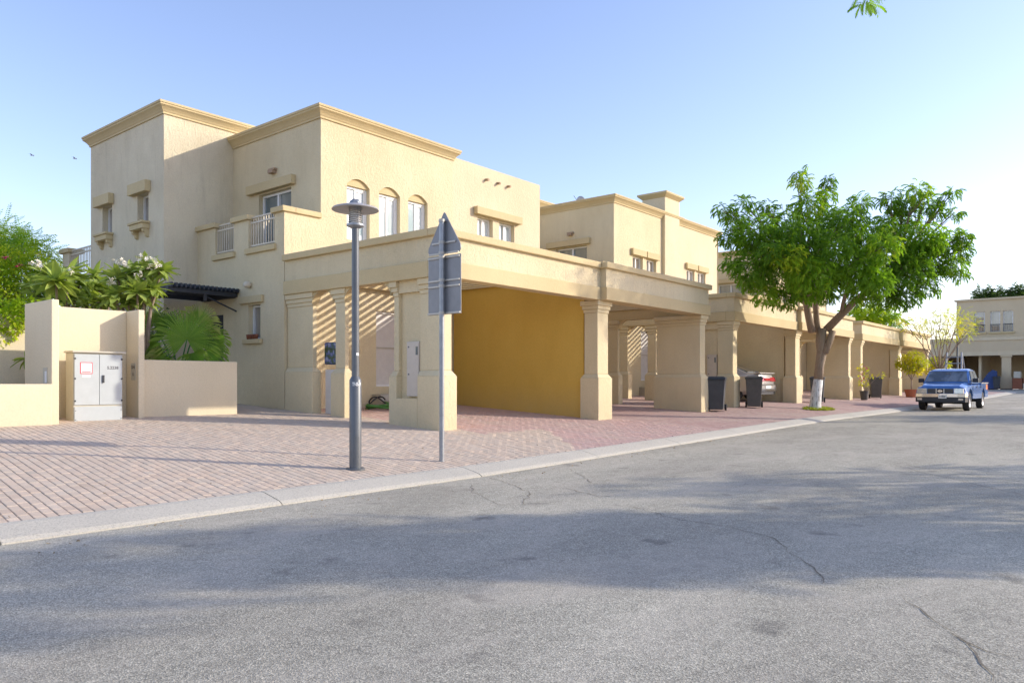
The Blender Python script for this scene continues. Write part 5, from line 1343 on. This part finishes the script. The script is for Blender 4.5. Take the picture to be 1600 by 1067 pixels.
fans = [(V3(292, 530, 16.1), .78, (-.35, -.9, .25), (.08, 0, 1), 300), (V3(262, 510, 16.6), .50, (-.6, -.7, .3), (-.5, 0, 1), 280), (V3(322, 545, 16.3), .62, (.1, -.9, .5), (.8, 0, .45), 240),
        (V3(246, 535, 16.2), .42, (-.7, -.6, .4), (-1, 0, .3), 260), (V3(300, 552, 15.9), .45, (0, -.8, .6), (.3, 0, -1), 200),
        (V3(258, 556, 16.0), .42, (-.3, -.8, .5), (-.7, 0, -.5), 220), (V3(310, 505, 16.8), .55, (-.2, -.8, .1), (.5, .2, 1), 260), (V3(240, 505, 17.0), .5, (-.4, -.8, .1), (-.2, .2, 1), 280), (V3(332, 525, 17.0), .5, (0, -.8, .4), (1, .2, .6), 240)]
for c, R_, nn, uu, sp in fans:
    fan(t, c, R_, nn, uu, r7, R(sp)); mb.tube([(px0, py0, 1.3), Vector((px0, py0, 1.35)).lerp(Vector(c), .5) + Vector((0, 0, .08)), c], [.022, .016, .012], 6)
mb.build('stalks', 'hose', t, True)
bl = [(*V3(px, py, 17.6), .34) for px, py in ((236, 545), (238, 515), (250, 560), (236, 480))]
simple_tree('dark shrub in the shade between the wing wall and the fan palm', *V3(240, 560, 17.6)[:2], 1.25, bl, 500, r7, 'leaf_dark', .03, (0, 0), .3, tmpl=shrub_leaf(), name='shrub', sc=(.8, 1.3), inner=.3, cat='shrub')

# two birds
for (px, py, lab) in ((50, 243, 'tiny bird in the sky at the far left'), (117, 248, 'tiny bird in the sky just left of the tower')):
    c = Vector(V3(px, py, 60)); t = thing('bird', lab, 'bird', c, 'birds in the sky')
    s_v = Vector((.636, -.7716, 0)); f_v = Vector((.7716, .636, 0)); mb = MB()
    mb.tube([c - s_v*.16, c - s_v*.05, c + s_v*.08, c + s_v*.17], [.01, .04, .035, .008], 8); mb.build('body', 'pole_light', t, True)
    for q in (-1, 1):
        mb = MB(); mb.add([c + s_v*.05, c - s_v*.06, c + f_v*q*.22 + Vector((0, 0, .07)) - s_v*.05, c + f_v*q*.36 - s_v*.12, c + f_v*q*.22 + Vector((0, 0, .07)) + s_v*.05], [(0, 1, 2, 4), (2, 3, 4)]); mb.build('wing', 'pole_light', t)

# dry leaves and grit along the kerb
rl = np.random.default_rng(91); n = 420
xs_ = rl.uniform(1.5, 26, n); ys_ = np.where(rl.random(n) < .6, 7.04 - np.abs(rl.normal(0, .35, n)), 7.5 + np.abs(rl.normal(0, 1.2, n)))
P = np.stack([xs_, ys_, [gz(x, y) + .012 for x, y in zip(xs_, ys_)]], 1); D = rl.normal(0, 1, (n, 3)); D[:, 2] *= .08
V_, F_ = scatter(shrub_leaf(), P, D, rl.uniform(.12, .42, n), rl); lt = big_mesh('leaf_litter', V_, F_, M['litter'], None)
tag(lt, 'scattered dry leaves along the kerb', 'leaf litter', kind='stuff')
